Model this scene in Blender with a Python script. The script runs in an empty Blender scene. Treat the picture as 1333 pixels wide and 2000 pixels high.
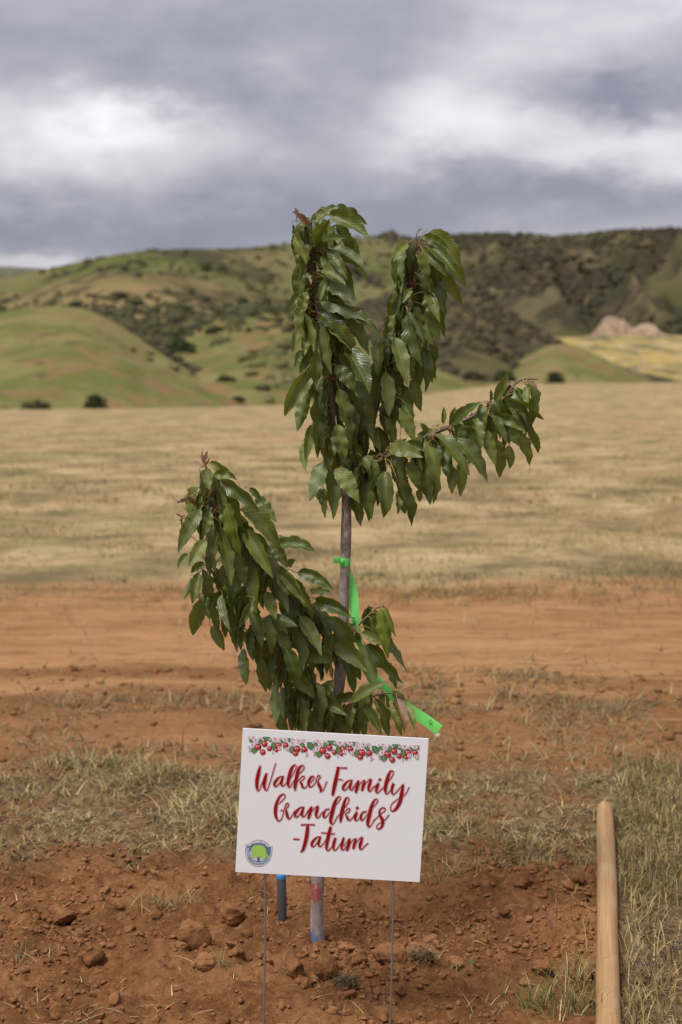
import bpy, bmesh, math, random
import numpy as np
from mathutils import Vector, Matrix
from math import radians, sin, cos, pi, atan2, sqrt

sc = bpy.context.scene
COL = sc.collection
# ------------------------------------------------------------------ camera
FPX, CX, CY, HOR = 2900.0, 666.5, 1000.0, 762.0      # focal length in photo pixels, horizon row
PITCH = math.atan((CY - HOR) / FPX)
CAMZ = 1.8
cd = bpy.data.cameras.new('camera'); cam = bpy.data.objects.new('camera', cd); COL.objects.link(cam)
cam.location = (0, 0, CAMZ); cam.rotation_euler = (pi / 2 - PITCH, 0, 0)
cd.sensor_fit = 'VERTICAL'; cd.sensor_height = 36.0; cd.sensor_width = 24.0
cd.lens = FPX / 2000.0 * 36.0
cd.clip_start = 0.05; cd.clip_end = 6000
cd.dof.use_dof = True; cd.dof.focus_distance = 4.45; cd.dof.aperture_fstop = 2.9; cd.dof.aperture_blades = 9
sc.camera = cam
# ------------------------------------------------------------------ exposure
EXPO = 0.72
sc.view_settings.view_transform = 'Standard'; sc.view_settings.look = 'None'
sc.view_settings.exposure = EXPO; sc.view_settings.gamma = 1.0
sc.view_settings.use_curve_mapping = False
# ------------------------------------------------------------------ node helpers
def nd(nt, typ, **kw):
    n = nt.nodes.new(typ)
    for k, v in kw.items():
        if k.startswith('i_'):
            key = k[2:]
            key = int(key) if key.isdigit() else key.replace('_', ' ')
            s = n.inputs[key]
            if isinstance(v, bpy.types.NodeSocket): nt.links.new(v, s)
            else:
                if hasattr(s, 'default_value') and isinstance(v, (tuple, list)) and len(v) == 3 and s.type == 'RGBA': v = (*v, 1)
                s.default_value = v
        else: setattr(n, k, v)
    return n
def mth(nt, op, a, b=0.0, c=0.0, clamp=False):
    n = nt.nodes.new('ShaderNodeMath'); n.operation = op; n.use_clamp = clamp
    for i, v in enumerate((a, b, c)):
        if isinstance(v, bpy.types.NodeSocket): nt.links.new(v, n.inputs[i])
        else: n.inputs[i].default_value = v
    return n.outputs[0]
def mixc(nt, f, a, b, blend='MIX'):
    n = nt.nodes.new('ShaderNodeMix'); n.data_type = 'RGBA'; n.blend_type = blend
    for s, v in ((n.inputs[0], f), (n.inputs[6], a), (n.inputs[7], b)):
        if isinstance(v, bpy.types.NodeSocket): nt.links.new(v, s)
        elif isinstance(v, (tuple, list)): s.default_value = (*v[:3], 1)
        else: s.default_value = v
    return n.outputs[2]
def ramp(nt, f, stops):
    n = nt.nodes.new('ShaderNodeValToRGB'); nt.links.new(f, n.inputs[0])
    e = n.color_ramp.elements
    while len(e) < len(stops): e.new(0.5)
    for el, (p, c) in zip(e, stops):
        el.position = p; el.color = (*c, 1) if isinstance(c, (tuple, list)) else (c, c, c, 1)
    return n.outputs[0]
def sstep(nt, x, lo, hi):
    n = nt.nodes.new('ShaderNodeMapRange'); n.interpolation_type = 'SMOOTHSTEP'
    nt.links.new(x, n.inputs[0]); n.inputs[1].default_value = lo; n.inputs[2].default_value = hi
    return n.outputs[0]
def noise(nt, vec, scale, detail=4, rough=0.55, dist=0.0):
    return nd(nt, 'ShaderNodeTexNoise', i_Vector=vec, i_Scale=scale, i_Detail=detail, i_Roughness=rough, i_Distortion=dist).outputs[0]
# ------------------------------------------------------------------ world: broken grey cloud over a Nishita sky
SUN_AZ, SUN_EL = radians(-138), radians(60)     # azimuth from +Y towards +X: behind the camera on the left
W = bpy.data.worlds.new('World'); sc.world = W; W.use_nodes = True
nt = W.node_tree; nt.nodes.clear()
sky = nd(nt, 'ShaderNodeTexSky', sky_type='NISHITA', sun_disc=False, sun_elevation=SUN_EL, sun_rotation=SUN_AZ % (2 * pi))
tc = nd(nt, 'ShaderNodeTexCoord')
D = tc.outputs['Generated']
sx = nd(nt, 'ShaderNodeSeparateXYZ', i_0=D)
az0 = mth(nt, 'ARCTAN2', sx.outputs[0], sx.outputs[1]); el0 = mth(nt, 'ARCSINE', sx.outputs[2])
ael = mth(nt, 'MAXIMUM', el0, 0.0)
# cloud coordinates: the view direction, squeezed vertically so the banks lie flat
deck = nd(nt, 'ShaderNodeMapping', i_Vector=D); deck.inputs['Scale'].default_value = (1, 1, 2.1); deck = deck.outputs[0]
wz = nd(nt, 'ShaderNodeTexNoise', i_Vector=deck, i_Scale=10.0, i_Detail=8.0, i_Roughness=0.58)
wsep = nd(nt, 'ShaderNodeSeparateColor', i_0=wz.outputs[1])
az = mth(nt, 'ADD', az0, mth(nt, 'MULTIPLY', mth(nt, 'SUBTRACT', wsep.outputs[0], 0.5), 0.17))
el = mth(nt, 'ADD', el0, mth(nt, 'MULTIPLY', mth(nt, 'SUBTRACT', wsep.outputs[1], 0.5), 0.085))
BL = [(250,235,110,36,.50),(190,290,260,48,.30),(80,260,170,60,.16),(1090,95,150,70,.36),(880,240,120,60,.46),
      (1010,300,230,42,.24),(1280,300,160,40,.42),(1300,10,70,40,.35),(560,170,50,34,.18),(60,507,210,13,.30),
      (350,395,150,26,.10),(640,385,70,26,.14),
      (300,150,260,50,-.13),(380,215,120,26,-.16),(150,445,520,36,-.22),(930,400,520,40,-.20),(1170,225,150,26,-.26),
      (600,265,120,44,-.12),(700,60,220,50,-.05)]
acc = None
for px, py, wx, wy, amp in BL:
    a0, e0 = (px - CX) / FPX, (HOR - py) / FPX
    qx = mth(nt, 'MULTIPLY', mth(nt, 'SUBTRACT', az, a0), FPX / wx); qy = mth(nt, 'MULTIPLY', mth(nt, 'SUBTRACT', el, e0), FPX / wy)
    r2 = mth(nt, 'ADD', mth(nt, 'MULTIPLY', qx, qx), mth(nt, 'MULTIPLY', qy, qy))
    g = mth(nt, 'MULTIPLY', mth(nt, 'EXPONENT', mth(nt, 'MULTIPLY', r2, -0.6)), amp * (.66 if amp > 0 else .95))
    acc = g if acc is None else mth(nt, 'ADD', acc, g)
n1 = noise(nt, deck, 5.5, 8, 0.55, 0.5)
n2 = noise(nt, deck, 16.0, 5, 0.5, 0.3)
b = mth(nt, 'ADD', mth(nt, 'ADD', 0.44, mth(nt, 'MULTIPLY', mth(nt, 'SUBTRACT', n1, 0.5), 0.42)), mth(nt, 'MULTIPLY', mth(nt, 'SUBTRACT', n2, 0.5), 0.34))
b = mth(nt, 'ADD', b, acc, clamp=True)
cl = ramp(nt, b, [(0.0, (.155, .16, .21)), (0.25, (.228, .222, .275)), (0.45, (.352, .33, .368)), (0.7, (.56, .54, .575)), (1.0, (.80, .78, .80))])
skyc = nd(nt, 'ShaderNodeMix', data_type='RGBA', blend_type='MULTIPLY'); skyc.inputs[0].default_value = 1.0
nt.links.new(sky.outputs[0], skyc.inputs[6]); skyc.inputs[7].default_value = (.1, .1, .1, 1)
zen = mth(nt, 'ADD', 1.0, mth(nt, 'MULTIPLY', mth(nt, 'MAXIMUM', mth(nt, 'SUBTRACT', sx.outputs[2], .15), 0.0), 0.5))   # overcast sky brightens to the zenith
zc = nd(nt, 'ShaderNodeVectorMath', operation='SCALE', i_0=cl, i_Scale=zen).outputs[0]
fin = mixc(nt, 0.10, zc, skyc.outputs[2])
bg = nd(nt, 'ShaderNodeBackground', i_Color=fin, i_Strength=1.34 / 2 ** EXPO)
nt.links.new(bg.outputs[0], nd(nt, 'ShaderNodeOutputWorld').inputs[0])
# ------------------------------------------------------------------ sun: veiled, soft edged
sd = bpy.data.lights.new('sun', 'SUN'); sd.energy = 2.3; sd.angle = radians(22); sd.color = (1.0, 0.975, 0.925)
sun = bpy.data.objects.new('sun', sd); COL.objects.link(sun)
sv = Vector((sin(SUN_AZ) * cos(SUN_EL), cos(SUN_AZ) * cos(SUN_EL), sin(SUN_EL)))
sun.rotation_euler = (-sv).to_track_quat('-Z', 'Y').to_euler()
sun.location = sv * 30

# ------------------------------------------------------------------ projection helpers (photo pixel + real distance -> point)
FW = Vector((0, cos(PITCH), -sin(PITCH))); UP = Vector((0, sin(PITCH), cos(PITCH)))
def ray(px, py): return FW + Vector((1, 0, 0)) * ((px - CX) / FPX) + UP * ((CY - py) / FPX)
def P(px, py, Y):
    r = ray(px, py); return Vector((0, 0, CAMZ)) + r * (Y / r.y)
def G(px, py, z=0.0):
    r = ray(px, py); return Vector((0, 0, CAMZ)) + r * ((z - CAMZ) / r.z)
# ------------------------------------------------------------------ numpy noise
def _hash(ix, iy, seed):
    h = (ix.astype(np.int64) * 374761393 + iy.astype(np.int64) * 668265263 + seed * 1442695041) & 0xFFFFFFFF
    h = ((h ^ (h >> 13)) * 1274126177) & 0xFFFFFFFF
    return ((h ^ (h >> 16)) & 0xFFFFFF) / float(0xFFFFFF)
def vnoise(x, y, seed=0):
    x = np.asarray(x, float); y = np.asarray(y, float)
    ix = np.floor(x); iy = np.floor(y); fx = x - ix; fy = y - iy
    fx = fx ** 3 * (fx * (fx * 6 - 15) + 10); fy = fy ** 3 * (fy * (fy * 6 - 15) + 10)
    a = _hash(ix, iy, seed); b_ = _hash(ix + 1, iy, seed); c = _hash(ix, iy + 1, seed); d = _hash(ix + 1, iy + 1, seed)
    return (a + (b_ - a) * fx) * (1 - fy) + (c + (d - c) * fx) * fy - 0.5
def fbm(x, y, seed=0, oct=4, gain=0.5):
    s = 0; a = 1.0
    for o in range(oct):
        s = s + a * vnoise(x * 2.03 ** o + 17.3 * o, y * 2.03 ** o - 9.1 * o, seed + o * 31); a *= gain
    return s
def ss(x, lo, hi):
    t = np.clip((x - lo) / (hi - lo), 0, 1); return t * t * (3 - 2 * t)
# ------------------------------------------------------------------ object helpers
def tag(o, label=None, cat=None, group=None, kind=None):
    if label: o['label'] = label
    if cat: o['category'] = cat
    if group: o['group'] = group
    if kind: o['kind'] = kind
    return o
def empty(name, loc=(0, 0, 0)):
    o = bpy.data.objects.new(name, None); COL.objects.link(o); o.location = loc; o.empty_display_size = 0.1; return o
def mesh_obj(name, verts, faces, mats, parent=None, loc=(0, 0, 0), smooth=True, mi=None, uv=None):
    me = bpy.data.meshes.new(name)
    me.from_pydata([tuple(v) for v in verts], [], faces)
    for m in (mats if isinstance(mats, (list, tuple)) else [mats]): me.materials.append(m)
    if mi is not None: me.polygons.foreach_set('material_index', np.array(mi, np.int32))
    if smooth: me.polygons.foreach_set('use_smooth', np.ones(len(me.polygons), bool))
    if uv is not None:
        l = me.uv_layers.new(name='UVMap'); idx = np.zeros(len(me.loops), np.int32); me.loops.foreach_get('vertex_index', idx)
        l.data.foreach_set('uv', np.asarray(uv, np.float32)[idx].ravel())
    me.update()
    o = bpy.data.objects.new(name, me); COL.objects.link(o); o.location = loc
    if parent: o.parent = parent
    return o
def np_mesh(name, V, F, mats, parent=None, loc=(0, 0, 0), smooth=True, col=None):
    """fast mesh from numpy: F is (n,k) with k = 3 or 4"""
    me = bpy.data.meshes.new(name); n, k = F.shape
    me.vertices.add(len(V)); me.vertices.foreach_set('co', np.asarray(V, np.float32).ravel())
    me.loops.add(n * k); me.loops.foreach_set('vertex_index', F.astype(np.int32).ravel())
    me.polygons.add(n); me.polygons.foreach_set('loop_start', np.arange(0, n * k, k, dtype=np.int32))
    me.polygons.foreach_set('loop_total', np.full(n, k, np.int32))
    if smooth: me.polygons.foreach_set('use_smooth', np.ones(n, bool))
    for m in (mats if isinstance(mats, (list, tuple)) else [mats]): me.materials.append(m)
    me.update(calc_edges=True); me.validate()
    if col is not None:
        at = me.color_attributes.new('Col', 'FLOAT_COLOR', 'POINT')
        c4 = np.ones((len(V), 4), np.float32); c4[:, :3] = col; at.data.foreach_set('color', c4.ravel())
    o = bpy.data.objects.new(name, me); COL.objects.link(o); o.location = loc
    if parent: o.parent = parent
    return o
def catmull(pts, n):
    pts = [np.array(p, float) for p in pts]; out = []
    for i in range(len(pts) - 1):
        p0 = pts[max(i - 1, 0)]; p1 = pts[i]; p2 = pts[i + 1]; p3 = pts[min(i + 2, len(pts) - 1)]
        for j in range(n):
            t = j / n
            out.append(0.5 * ((2 * p1) + (-p0 + p2) * t + (2 * p0 - 5 * p1 + 4 * p2 - p3) * t * t + (-p0 + 3 * p1 - 3 * p2 + p3) * t ** 3))
    out.append(pts[-1]); return np.array(out)
def tube(path, rad, sides=8, cap=True, wob=0.0, rng=random):
    """verts, faces of a tapered tube along path (n,3) with radii"""
    path = np.asarray(path, float); n = len(path); V = []; F = []
    ref = np.array([0.31, 0.87, 0.12])
    for i in range(n):
        t = path[min(i + 1, n - 1)] - path[max(i - 1, 0)]; t = t / (np.linalg.norm(t) + 1e-9)
        a = np.cross(t, ref); a /= np.linalg.norm(a) + 1e-9; b_ = np.cross(t, a)
        for k in range(sides):
            an = 2 * pi * k / sides; r = rad[i] * (1 + (rng.uniform(-wob, wob) if wob else 0))
            V.append(path[i] + (a * cos(an) + b_ * sin(an)) * r)
    for i in range(n - 1):
        for k in range(sides):
            F.append((i * sides + k, i * sides + (k + 1) % sides, (i + 1) * sides + (k + 1) % sides, (i + 1) * sides + k))
    if cap:
        F.append(tuple(reversed(range(sides)))); F.append(tuple((n - 1) * sides + k for k in range(sides)))
    return V, F
def join(parts):
    V = []; F = []; MI = []
    for p in parts:
        v, f = p[0], p[1]; m = p[2] if len(p) > 2 else 0; o = len(V)
        V += list(v); F += [tuple(i + o for i in q) for q in f]; MI += [m] * len(f)
    return V, F, MI
# ------------------------------------------------------------------ materials
def newmat(name):
    m = bpy.data.materials.new(name); m.use_nodes = True; nt = m.node_tree
    bs = nt.nodes['Principled BSDF']; return m, nt, bs
def plain(name, c, rough=0.6, spec=0.3, var=0.0, scale=30, bump=0.0):
    m, nt, bs = newmat(name); bs.inputs['Roughness'].default_value = rough; bs.inputs['Specular IOR Level'].default_value = spec
    g = nd(nt, 'ShaderNodeTexCoord').outputs['Object']
    n = noise(nt, g, scale, 5, 0.6)
    nt.links.new(mixc(nt, n, tuple(x * (1 - var) for x in c), tuple(min(1, x * (1 + var)) for x in c)), bs.inputs['Base Color'])
    if bump:
        bp = nd(nt, 'ShaderNodeBump', i_Height=n, i_Strength=bump, i_Distance=0.01); nt.links.new(bp.outputs[0], bs.inputs['Normal'])
    return m
def mat_vcol(name, rough=0.8, trans=0.0):
    m, nt, bs = newmat(name); bs.inputs['Roughness'].default_value = rough; bs.inputs['Specular IOR Level'].default_value = 0.15
    a = nd(nt, 'ShaderNodeAttribute', attribute_name='Col').outputs[0]
    nt.links.new(a, bs.inputs['Base Color'])
    if trans:
        tr = nd(nt, 'ShaderNodeBsdfTranslucent', i_Color=a); mx = nd(nt, 'ShaderNodeMixShader', i_0=trans)
        out = nt.nodes['Material Output']
        nt.links.new(bs.outputs[0], mx.inputs[1]); nt.links.new(tr.outputs[0], mx.inputs[2]); nt.links.new(mx.outputs[0], out.inputs[0])
    return m
M_GRASS = mat_vcol('grass_blade', 0.75, 0.25)
M_SCRUB = mat_vcol('scrub', 0.9, 0.0)

def soil_color(nt, pos):
    a = noise(nt, pos, 3.0, 6, 0.6); c = noise(nt, pos, 38.0, 6, 0.7); f = noise(nt, pos, 160.0, 3, 0.6)
    s = ramp(nt, a, [(.38, (0.130, 0.055, 0.021)), (.5, (0.178, 0.079, 0.031)), (.62, (0.231, 0.108, 0.045))])
    s = mixc(nt, mth(nt, 'MULTIPLY', sstep(nt, c, .5, .64), .6), s, (0.280, 0.143, 0.066))
    s = mixc(nt, mth(nt, 'MULTIPLY', sstep(nt, c, .48, .36), .65), s, (0.091, 0.037, 0.015))
    s = mixc(nt, mth(nt, 'MULTIPLY', sstep(nt, f, .60, .72), .45), s, (0.315, 0.182, 0.098))
    return s, c, f
def mat_ground():
    m, nt, bs = newmat('earth'); bs.inputs['Roughness'].default_value = 0.95; bs.inputs['Specular IOR Level'].default_value = 0.05
    pos = nd(nt, 'ShaderNodeNewGeometry').outputs['Position']
    sp = nd(nt, 'ShaderNodeSeparateXYZ', i_0=pos); X, Y = sp.outputs[0], sp.outputs[1]
    soil, c, f = soil_color(nt, pos)
    # road: graded, paler, faint ruts running across the view
    st = nd(nt, 'ShaderNodeMapping', i_Vector=pos); st.inputs['Scale'].default_value = (0.35, 1.6, 1)
    rn = noise(nt, st.outputs[0], 1.3, 6, 0.62); rn2 = noise(nt, pos, 9.0, 5, 0.65); rn3 = noise(nt, st.outputs[0], 6.0, 4, 0.6)
    road = ramp(nt, rn, [(.36, (0.274, 0.139, 0.059)), (.5, (0.340, 0.181, 0.080)), (.64, (0.392, 0.218, 0.104))])
    road = mixc(nt, mth(nt, 'MULTIPLY', sstep(nt, rn2, .52, .64), .4), road, (0.370, 0.222, 0.118))
    road = mixc(nt, mth(nt, 'MULTIPLY', sstep(nt, rn3, .47, .36), .55), road, (0.185, 0.089, 0.037))
    # churned darker soil on the near half of the road
    dk = mth(nt, 'MULTIPLY', sstep(nt, mth(nt, 'ADD', Y, mth(nt, 'MULTIPLY', mth(nt, 'SUBTRACT', rn, .5), 6.0)), 9.6, 8.2), .62)
    road = mixc(nt, dk, road, soil)
    # field: thatch of dead grass over earth
    fn = noise(nt, pos, 0.5, 10, 0.72, .4); fn2 = noise(nt, pos, 1.5, 8, 0.7); fn3 = noise(nt, pos, 0.10, 8, 0.68, .5)
    field = ramp(nt, fn, [(.40, (.170, .125, .062)), (.49, (.315, .228, .118)), (.59, (.450, .335, .182))])
    field = mixc(nt, mth(nt, 'MULTIPLY', sstep(nt, fn2, .52, .62), .55), field, (0.155, 0.137, 0.052))
    field = mixc(nt, mth(nt, 'MULTIPLY', sstep(nt, fn3, .52, .60), .4), field, (0.148, 0.141, 0.048))
    field = mixc(nt, mth(nt, 'MULTIPLY', sstep(nt, fn3, .46, .36), .6), field, (0.333, 0.222, 0.115))
    thatch = mixc(nt, sstep(nt, noise(nt, pos, 22.0, 5, 0.7), .38, .62), (0.089, 0.056, 0.028), (0.229, 0.167, 0.092))
    # zone borders, ragged
    wob = mth(nt, 'MULTIPLY', mth(nt, 'SUBTRACT', noise(nt, pos, 1.6, 6, 0.65), .5), 0.9)
    wob2 = mth(nt, 'MULTIPLY', mth(nt, 'SUBTRACT', noise(nt, pos, .55, 6, 0.65), .5), 5.0)
    yv = mth(nt, 'ADD', Y, wob); yf = mth(nt, 'ADD', Y, wob2)
    col = soil
    gap = sstep(nt, noise(nt, pos, 2.6, 6, .65), .34, .50)
    inv = mth(nt, 'MULTIPLY', gap, mth(nt, 'MULTIPLY', sstep(nt, yv, 5.45, 5.75), sstep(nt, yv, 7.15, 6.9)))
    px_ = mth(nt, 'SUBTRACT', X, mth(nt, 'ADD', mth(nt, 'MULTIPLY', mth(nt, 'SUBTRACT', Y, 4.06), .172), .757))
    right = mth(nt, 'MULTIPLY', sstep(nt, mth(nt, 'ADD', px_, mth(nt, 'MULTIPLY', wob, .15)), -.03, .05), sstep(nt, yv, 7.15, 6.9))
    col = mixc(nt, mth(nt, 'MULTIPLY', mth(nt, 'MAXIMUM', inv, right), .8), col, thatch)
    col = mixc(nt, sstep(nt, yv, 6.85, 7.2), col, road)
    col = mixc(nt, sstep(nt, yf, 13.2, 14.4), col, field)
    # the far right of the plain: pale sand and yellow flowers
    nt.links.new(col, bs.inputs['Base Color'])
    h = mth(nt, 'ADD', mth(nt, 'MULTIPLY', c, 0.6), mth(nt, 'MULTIPLY', f, 0.25)); h = mth(nt, 'ADD', h, mth(nt, 'MULTIPLY', mth(nt, 'ADD', rn2, rn3), sstep(nt, Y, 6.8, 7.6)))
    bp = nd(nt, 'ShaderNodeBump', i_Height=h, i_Strength=0.9, i_Distance=0.022)
    nt.links.new(bp.outputs[0], bs.inputs['Normal'])
    return m
M_EARTH = mat_ground()
def mat_clod(name, lift=1.0):
    m, nt, bs = newmat(name); bs.inputs['Roughness'].default_value = 0.95; bs.inputs['Specular IOR Level'].default_value = 0.05
    pos = nd(nt, 'ShaderNodeNewGeometry').outputs['Position']
    s, c, f = soil_color(nt, pos)
    r = nd(nt, 'ShaderNodeObjectInfo').outputs['Random']
    s = mixc(nt, mth(nt, 'MULTIPLY', r, .35), s, (.40 * lift, .19 * lift, .09 * lift))
    nt.links.new(s, bs.inputs['Base Color'])
    bp = nd(nt, 'ShaderNodeBump', i_Height=mth(nt, 'ADD', c, mth(nt, 'MULTIPLY', f, .4)), i_Strength=0.7, i_Distance=0.012); nt.links.new(bp.outputs[0], bs.inputs['Normal'])
    return m
M_CLOD = mat_clod('soil_clod'); M_ROCK = mat_clod('dusty_rock', 1.15)

# ================================================================== GROUND
TREE_Y = 4.76
def ground_h(x, y):
    x = np.asarray(x, float); y = np.asarray(y, float)
    near = ss(y, 2.0, 3.0) * (1 - ss(y, 6.6, 7.4))
    h = near * (0.050 * fbm(x * 2.2, y * 2.2, 3, 3) + 0.036 * fbm(x * 7, y * 7, 5, 3) + 0.024 * fbm(x * 17, y * 17, 8, 3, .65) - .018 * np.abs(fbm(x * 9, y * 9, 12, 3, .6)) * 2)
    rp = x - (0.757 + (y - 4.06) * .172)                 # grass right of the pole is flatter
    h = h * (1 - 0.6 * ss(rp, -.08, .1))
    def bump(cx, cy, rx, ry, a): return a * np.exp(-(((x - cx) / rx) ** 2 + ((y - cy) / ry) ** 2))
    h = h + bump(0.30, 5.05, .30, .22, -.05) + bump(0.18, 4.78, .16, .08, -.035)     # planting basin right of the trunk
    h = h + bump(-.05, 4.50, .45, .10, .035) + bump(.55, 5.25, .34, .18, .055) + bump(-.75, 5.2, .5, .16, .04) + bump(.62, 4.7, .22, .25, .015)
    h = h + bump(-.62, 4.62, .28, .12, .03) + bump(-.25, 4.30, .25, .07, .03) + bump(-.9, 4.85, .12, .10, -.03)
    # road: shallow ruts and a windrow of scraped earth
    r = ss(y, 7.0, 7.6) * (1 - ss(y, 13.0, 14.5))
    h = h + r * (0.035 * fbm(x * .8, y * 3.2, 21, 4) + 0.016 * fbm(x * 5, y * 9, 23, 3)) + bump(.9, 8.9, .5, .35, .06) + bump(-1.1, 8.0, .9, .18, .05) + bump(0.5, 7.9, 1.2, .15, .035)
    # field
    f = ss(y, 13.5, 15)
    h = h + f * (0.06 * fbm(x * .5, y * .5, 33, 4) + 0.05 * fbm(x * .08, y * .08, 35, 3))
    a = x / np.maximum(y, 5)
    h = h + 3.4 * ss(y, 60, 320) * ss(a, -0.06, 0.16)
    return h
def gh(x, y): return float(ground_h(np.array([x]), np.array([y]))[0])
def axis(lo, hi, step, far, g):
    c = list(np.arange(lo, hi, step)); d = step; v = c[-1]
    while v < far: d *= g; v += d; c.append(v)
    return c
xs = axis(0, 1.75, .0125, 420, 1.13); xs = np.array([-v for v in reversed(xs[1:])] + xs)
ys = axis(3.7, 7.3, .0125, 950, 1.045); back = axis(0, .02, .0125, 24, 1.4)
ys = np.array([3.7 - v for v in reversed(back[1:])] + ys)
GX, GY = np.meshgrid(xs, ys); GZ = ground_h(GX.ravel(), GY.ravel()).reshape(GX.shape)
nx = len(xs)
def ground_band(name, y0, y1):
    r = np.where((ys >= y0 - 1e-6) & (ys <= y1 + 1e-6))[0]; i0, i1 = r[0], min(r[-1] + 1, len(ys) - 1)
    V = np.stack([GX[i0:i1 + 1].ravel(), GY[i0:i1 + 1].ravel(), GZ[i0:i1 + 1].ravel()], 1)
    m = i1 - i0; j, i = np.meshgrid(np.arange(nx - 1), np.arange(m)); a = (i * nx + j).ravel()
    F = np.stack([a, a + 1, a + nx + 1, a + nx], 1)
    return tag(np_mesh(name, V, F, M_EARTH), kind='structure')
ground_band('dug_soil', -30, 5.6); ground_band('grass_verge', 5.6125, 7.0); ground_band('dirt_road', 7.0125, 14.0)
ground_band('dry_field', ys[ys > 14.0][0], 2000)
# note: bands share their border rows, so the sheet has no gap
# ------------------------------------------------------------------ hills
def mat_hill(name, grass1, grass2, scrub, bare, cover, sscale, bare_amt=.35):
    m, nt, bs = newmat(name); bs.inputs['Roughness'].default_value = 0.95; bs.inputs['Specular IOR Level'].default_value = 0.03
    pos = nd(nt, 'ShaderNodeNewGeometry').outputs['Position']
    a = noise(nt, pos, sscale * .35, 7, .62, .3); c = noise(nt, pos, sscale, 7, .66, .4); e = noise(nt, pos, sscale * .6, 6, .6, .6)
    col = mixc(nt, sstep(nt, a, .42, .58), grass1, grass2)
    col = mixc(nt, mth(nt, 'MULTIPLY', sstep(nt, e, .51, .61), bare_amt), col, bare)
    col = mixc(nt, mth(nt, 'MULTIPLY', sstep(nt, c, .62 - cover * .3, .70 - cover * .3), .85), col, scrub)
    nt.links.new(col, bs.inputs['Base Color'])
    bp = nd(nt, 'ShaderNodeBump', i_Height=c, i_Strength=0.6, i_Distance=1.5); nt.links.new(bp.outputs[0], bs.inputs['Normal'])
    return m
GRN, GRN2, TAN, SCR = (.122, .128, .040), (.190, .166, .066), (.33, .235, .115), (.075, .066, .036)
MH_green = mat_hill('hill_grass', GRN, GRN2, (.085, .075, .033), (.215, .13, .068), .14, .2, .85)
MH_mid = mat_hill('hill_mixed', (.14, .115, .05), (.20, .155, .07), (.06, .05, .028), (.235, .165, .08), .45, .055, .7)
MH_back = mat_hill('hill_back', (.10, .105, .035), (.145, .13, .055), (.055, .05, .027), (.19, .135, .07), .38, .022, .5)
MH_dark = mat_hill('hill_chaparral', (.095, .085, .037), (.125, .10, .05), (.05, .043, .025), (.18, .125, .072), .5, .04, .6)
MH_mtn = mat_hill('mountain_chaparral_shaded', (.075, .072, .030), (.105, .088, .046), (.040, .035, .022), (.15, .105, .065), .52, .022, .6)  # dark brush tones; cloud shadow on the mountain is put into the colour too
MH_far = mat_hill('hill_far', (.10, .10, .07), (.12, .12, .08), (.08, .08, .06), (.12, .11, .08), .4, .01, .3)
hill_samplers = {}
def hill(name, sky_pts, foot_py, d_foot, mat, amp, nscale, seed, back=1.5, nu=150, nv=46, pw=0.8, crest=.12, rid=.6):
    """sky_pts: (px, py, distance) of the crest; the slope runs from the foot to the crest, then down behind"""
    sp = np.array(sky_pts, float); us = np.linspace(sp[0, 0], sp[-1, 0], nu)
    cr = catmull(sp, 12); o = np.argsort(cr[:, 0]); cy = np.interp(us, cr[o, 0], cr[o, 1]); cdist = np.interp(us, cr[o, 0], cr[o, 2])
    fp = np.array(foot_py, float); fy = np.interp(us, fp[:, 0], fp[:, 1]); fd = np.interp(us, fp[:, 0], fp[:, 2] if fp.shape[1] > 2 else np.full(len(fp), d_foot))
    V = np.zeros((nv, nu, 3))
    vs = np.linspace(0, 1.45, nv)
    for i, v in enumerate(vs):
        t = min(v, 1.0); d = fd + (cdist - fd) * t
        zf = CAMZ + (HOR - fy) / FPX * fd - 1.0; zc = CAMZ + (HOR - cy) / FPX * cdist
        if v <= 1: z = zf + (zc - zf) * (t ** pw)
        else:
            k = (v - 1) / .45; d = cdist * (1 + (back - 1) * k); z = zc - (zc - zf) * k ** 1.6 * 1.1
        x = (us - CX) / FPX * d
        g = amp * (fbm(x * nscale, d * nscale * .35, seed, 5, .55) - rid * np.abs(fbm(x * nscale * 1.7, d * nscale * .5, seed + 7, 4)))
        w = min(1, t * 2.2) * (crest if v >= 1 else max(crest, min(1, (1 - t) * 3.0)))
        V[i, :, 0] = x; V[i, :, 1] = d; V[i, :, 2] = z + g * w
    j, i = np.meshgrid(np.arange(nu - 1), np.arange(nv - 1)); a = (i * nu + j).ravel()
    F = np.stack([a, a + 1, a + nu + 1, a + nu], 1)
    hill_samplers[name + str(seed)] = V
    return tag(np_mesh(name, V.reshape(-1, 3), F, mat), kind='structure'), V
h_far, _ = hill('far_ridge', [(-3200,520,1900),(-2200,505,1900),(-1300,526,1900),(-700,512,1900),(-400,520,1900),(-100,524,1900),(0,523,1900),(60,525,1900),(150,534,1900),(300,560,1900)], [(-3200,766),(300,766)], 1500, MH_far, 6, .004, 1)
h_bl, V_bl = hill('back_hill', [(-3000,560,800),(-2300,520,790),(-1700,560,780),(-1200,530,770),(-800,570,760),(-500,590,760),(-300,580,760),(-60,556,760),(0,548,750),(80,530,750),(160,514,740),(250,498,740),(350,490,740),(440,489,760),(500,486,780),(560,479,800),(640,471,820),(740,469,850),(820,480,880),(870,520,900),(910,580,900),(940,640,900)],
                  [(-3000,765),(940,765)], 520, MH_back, 9, .012, 5, nu=420)
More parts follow.
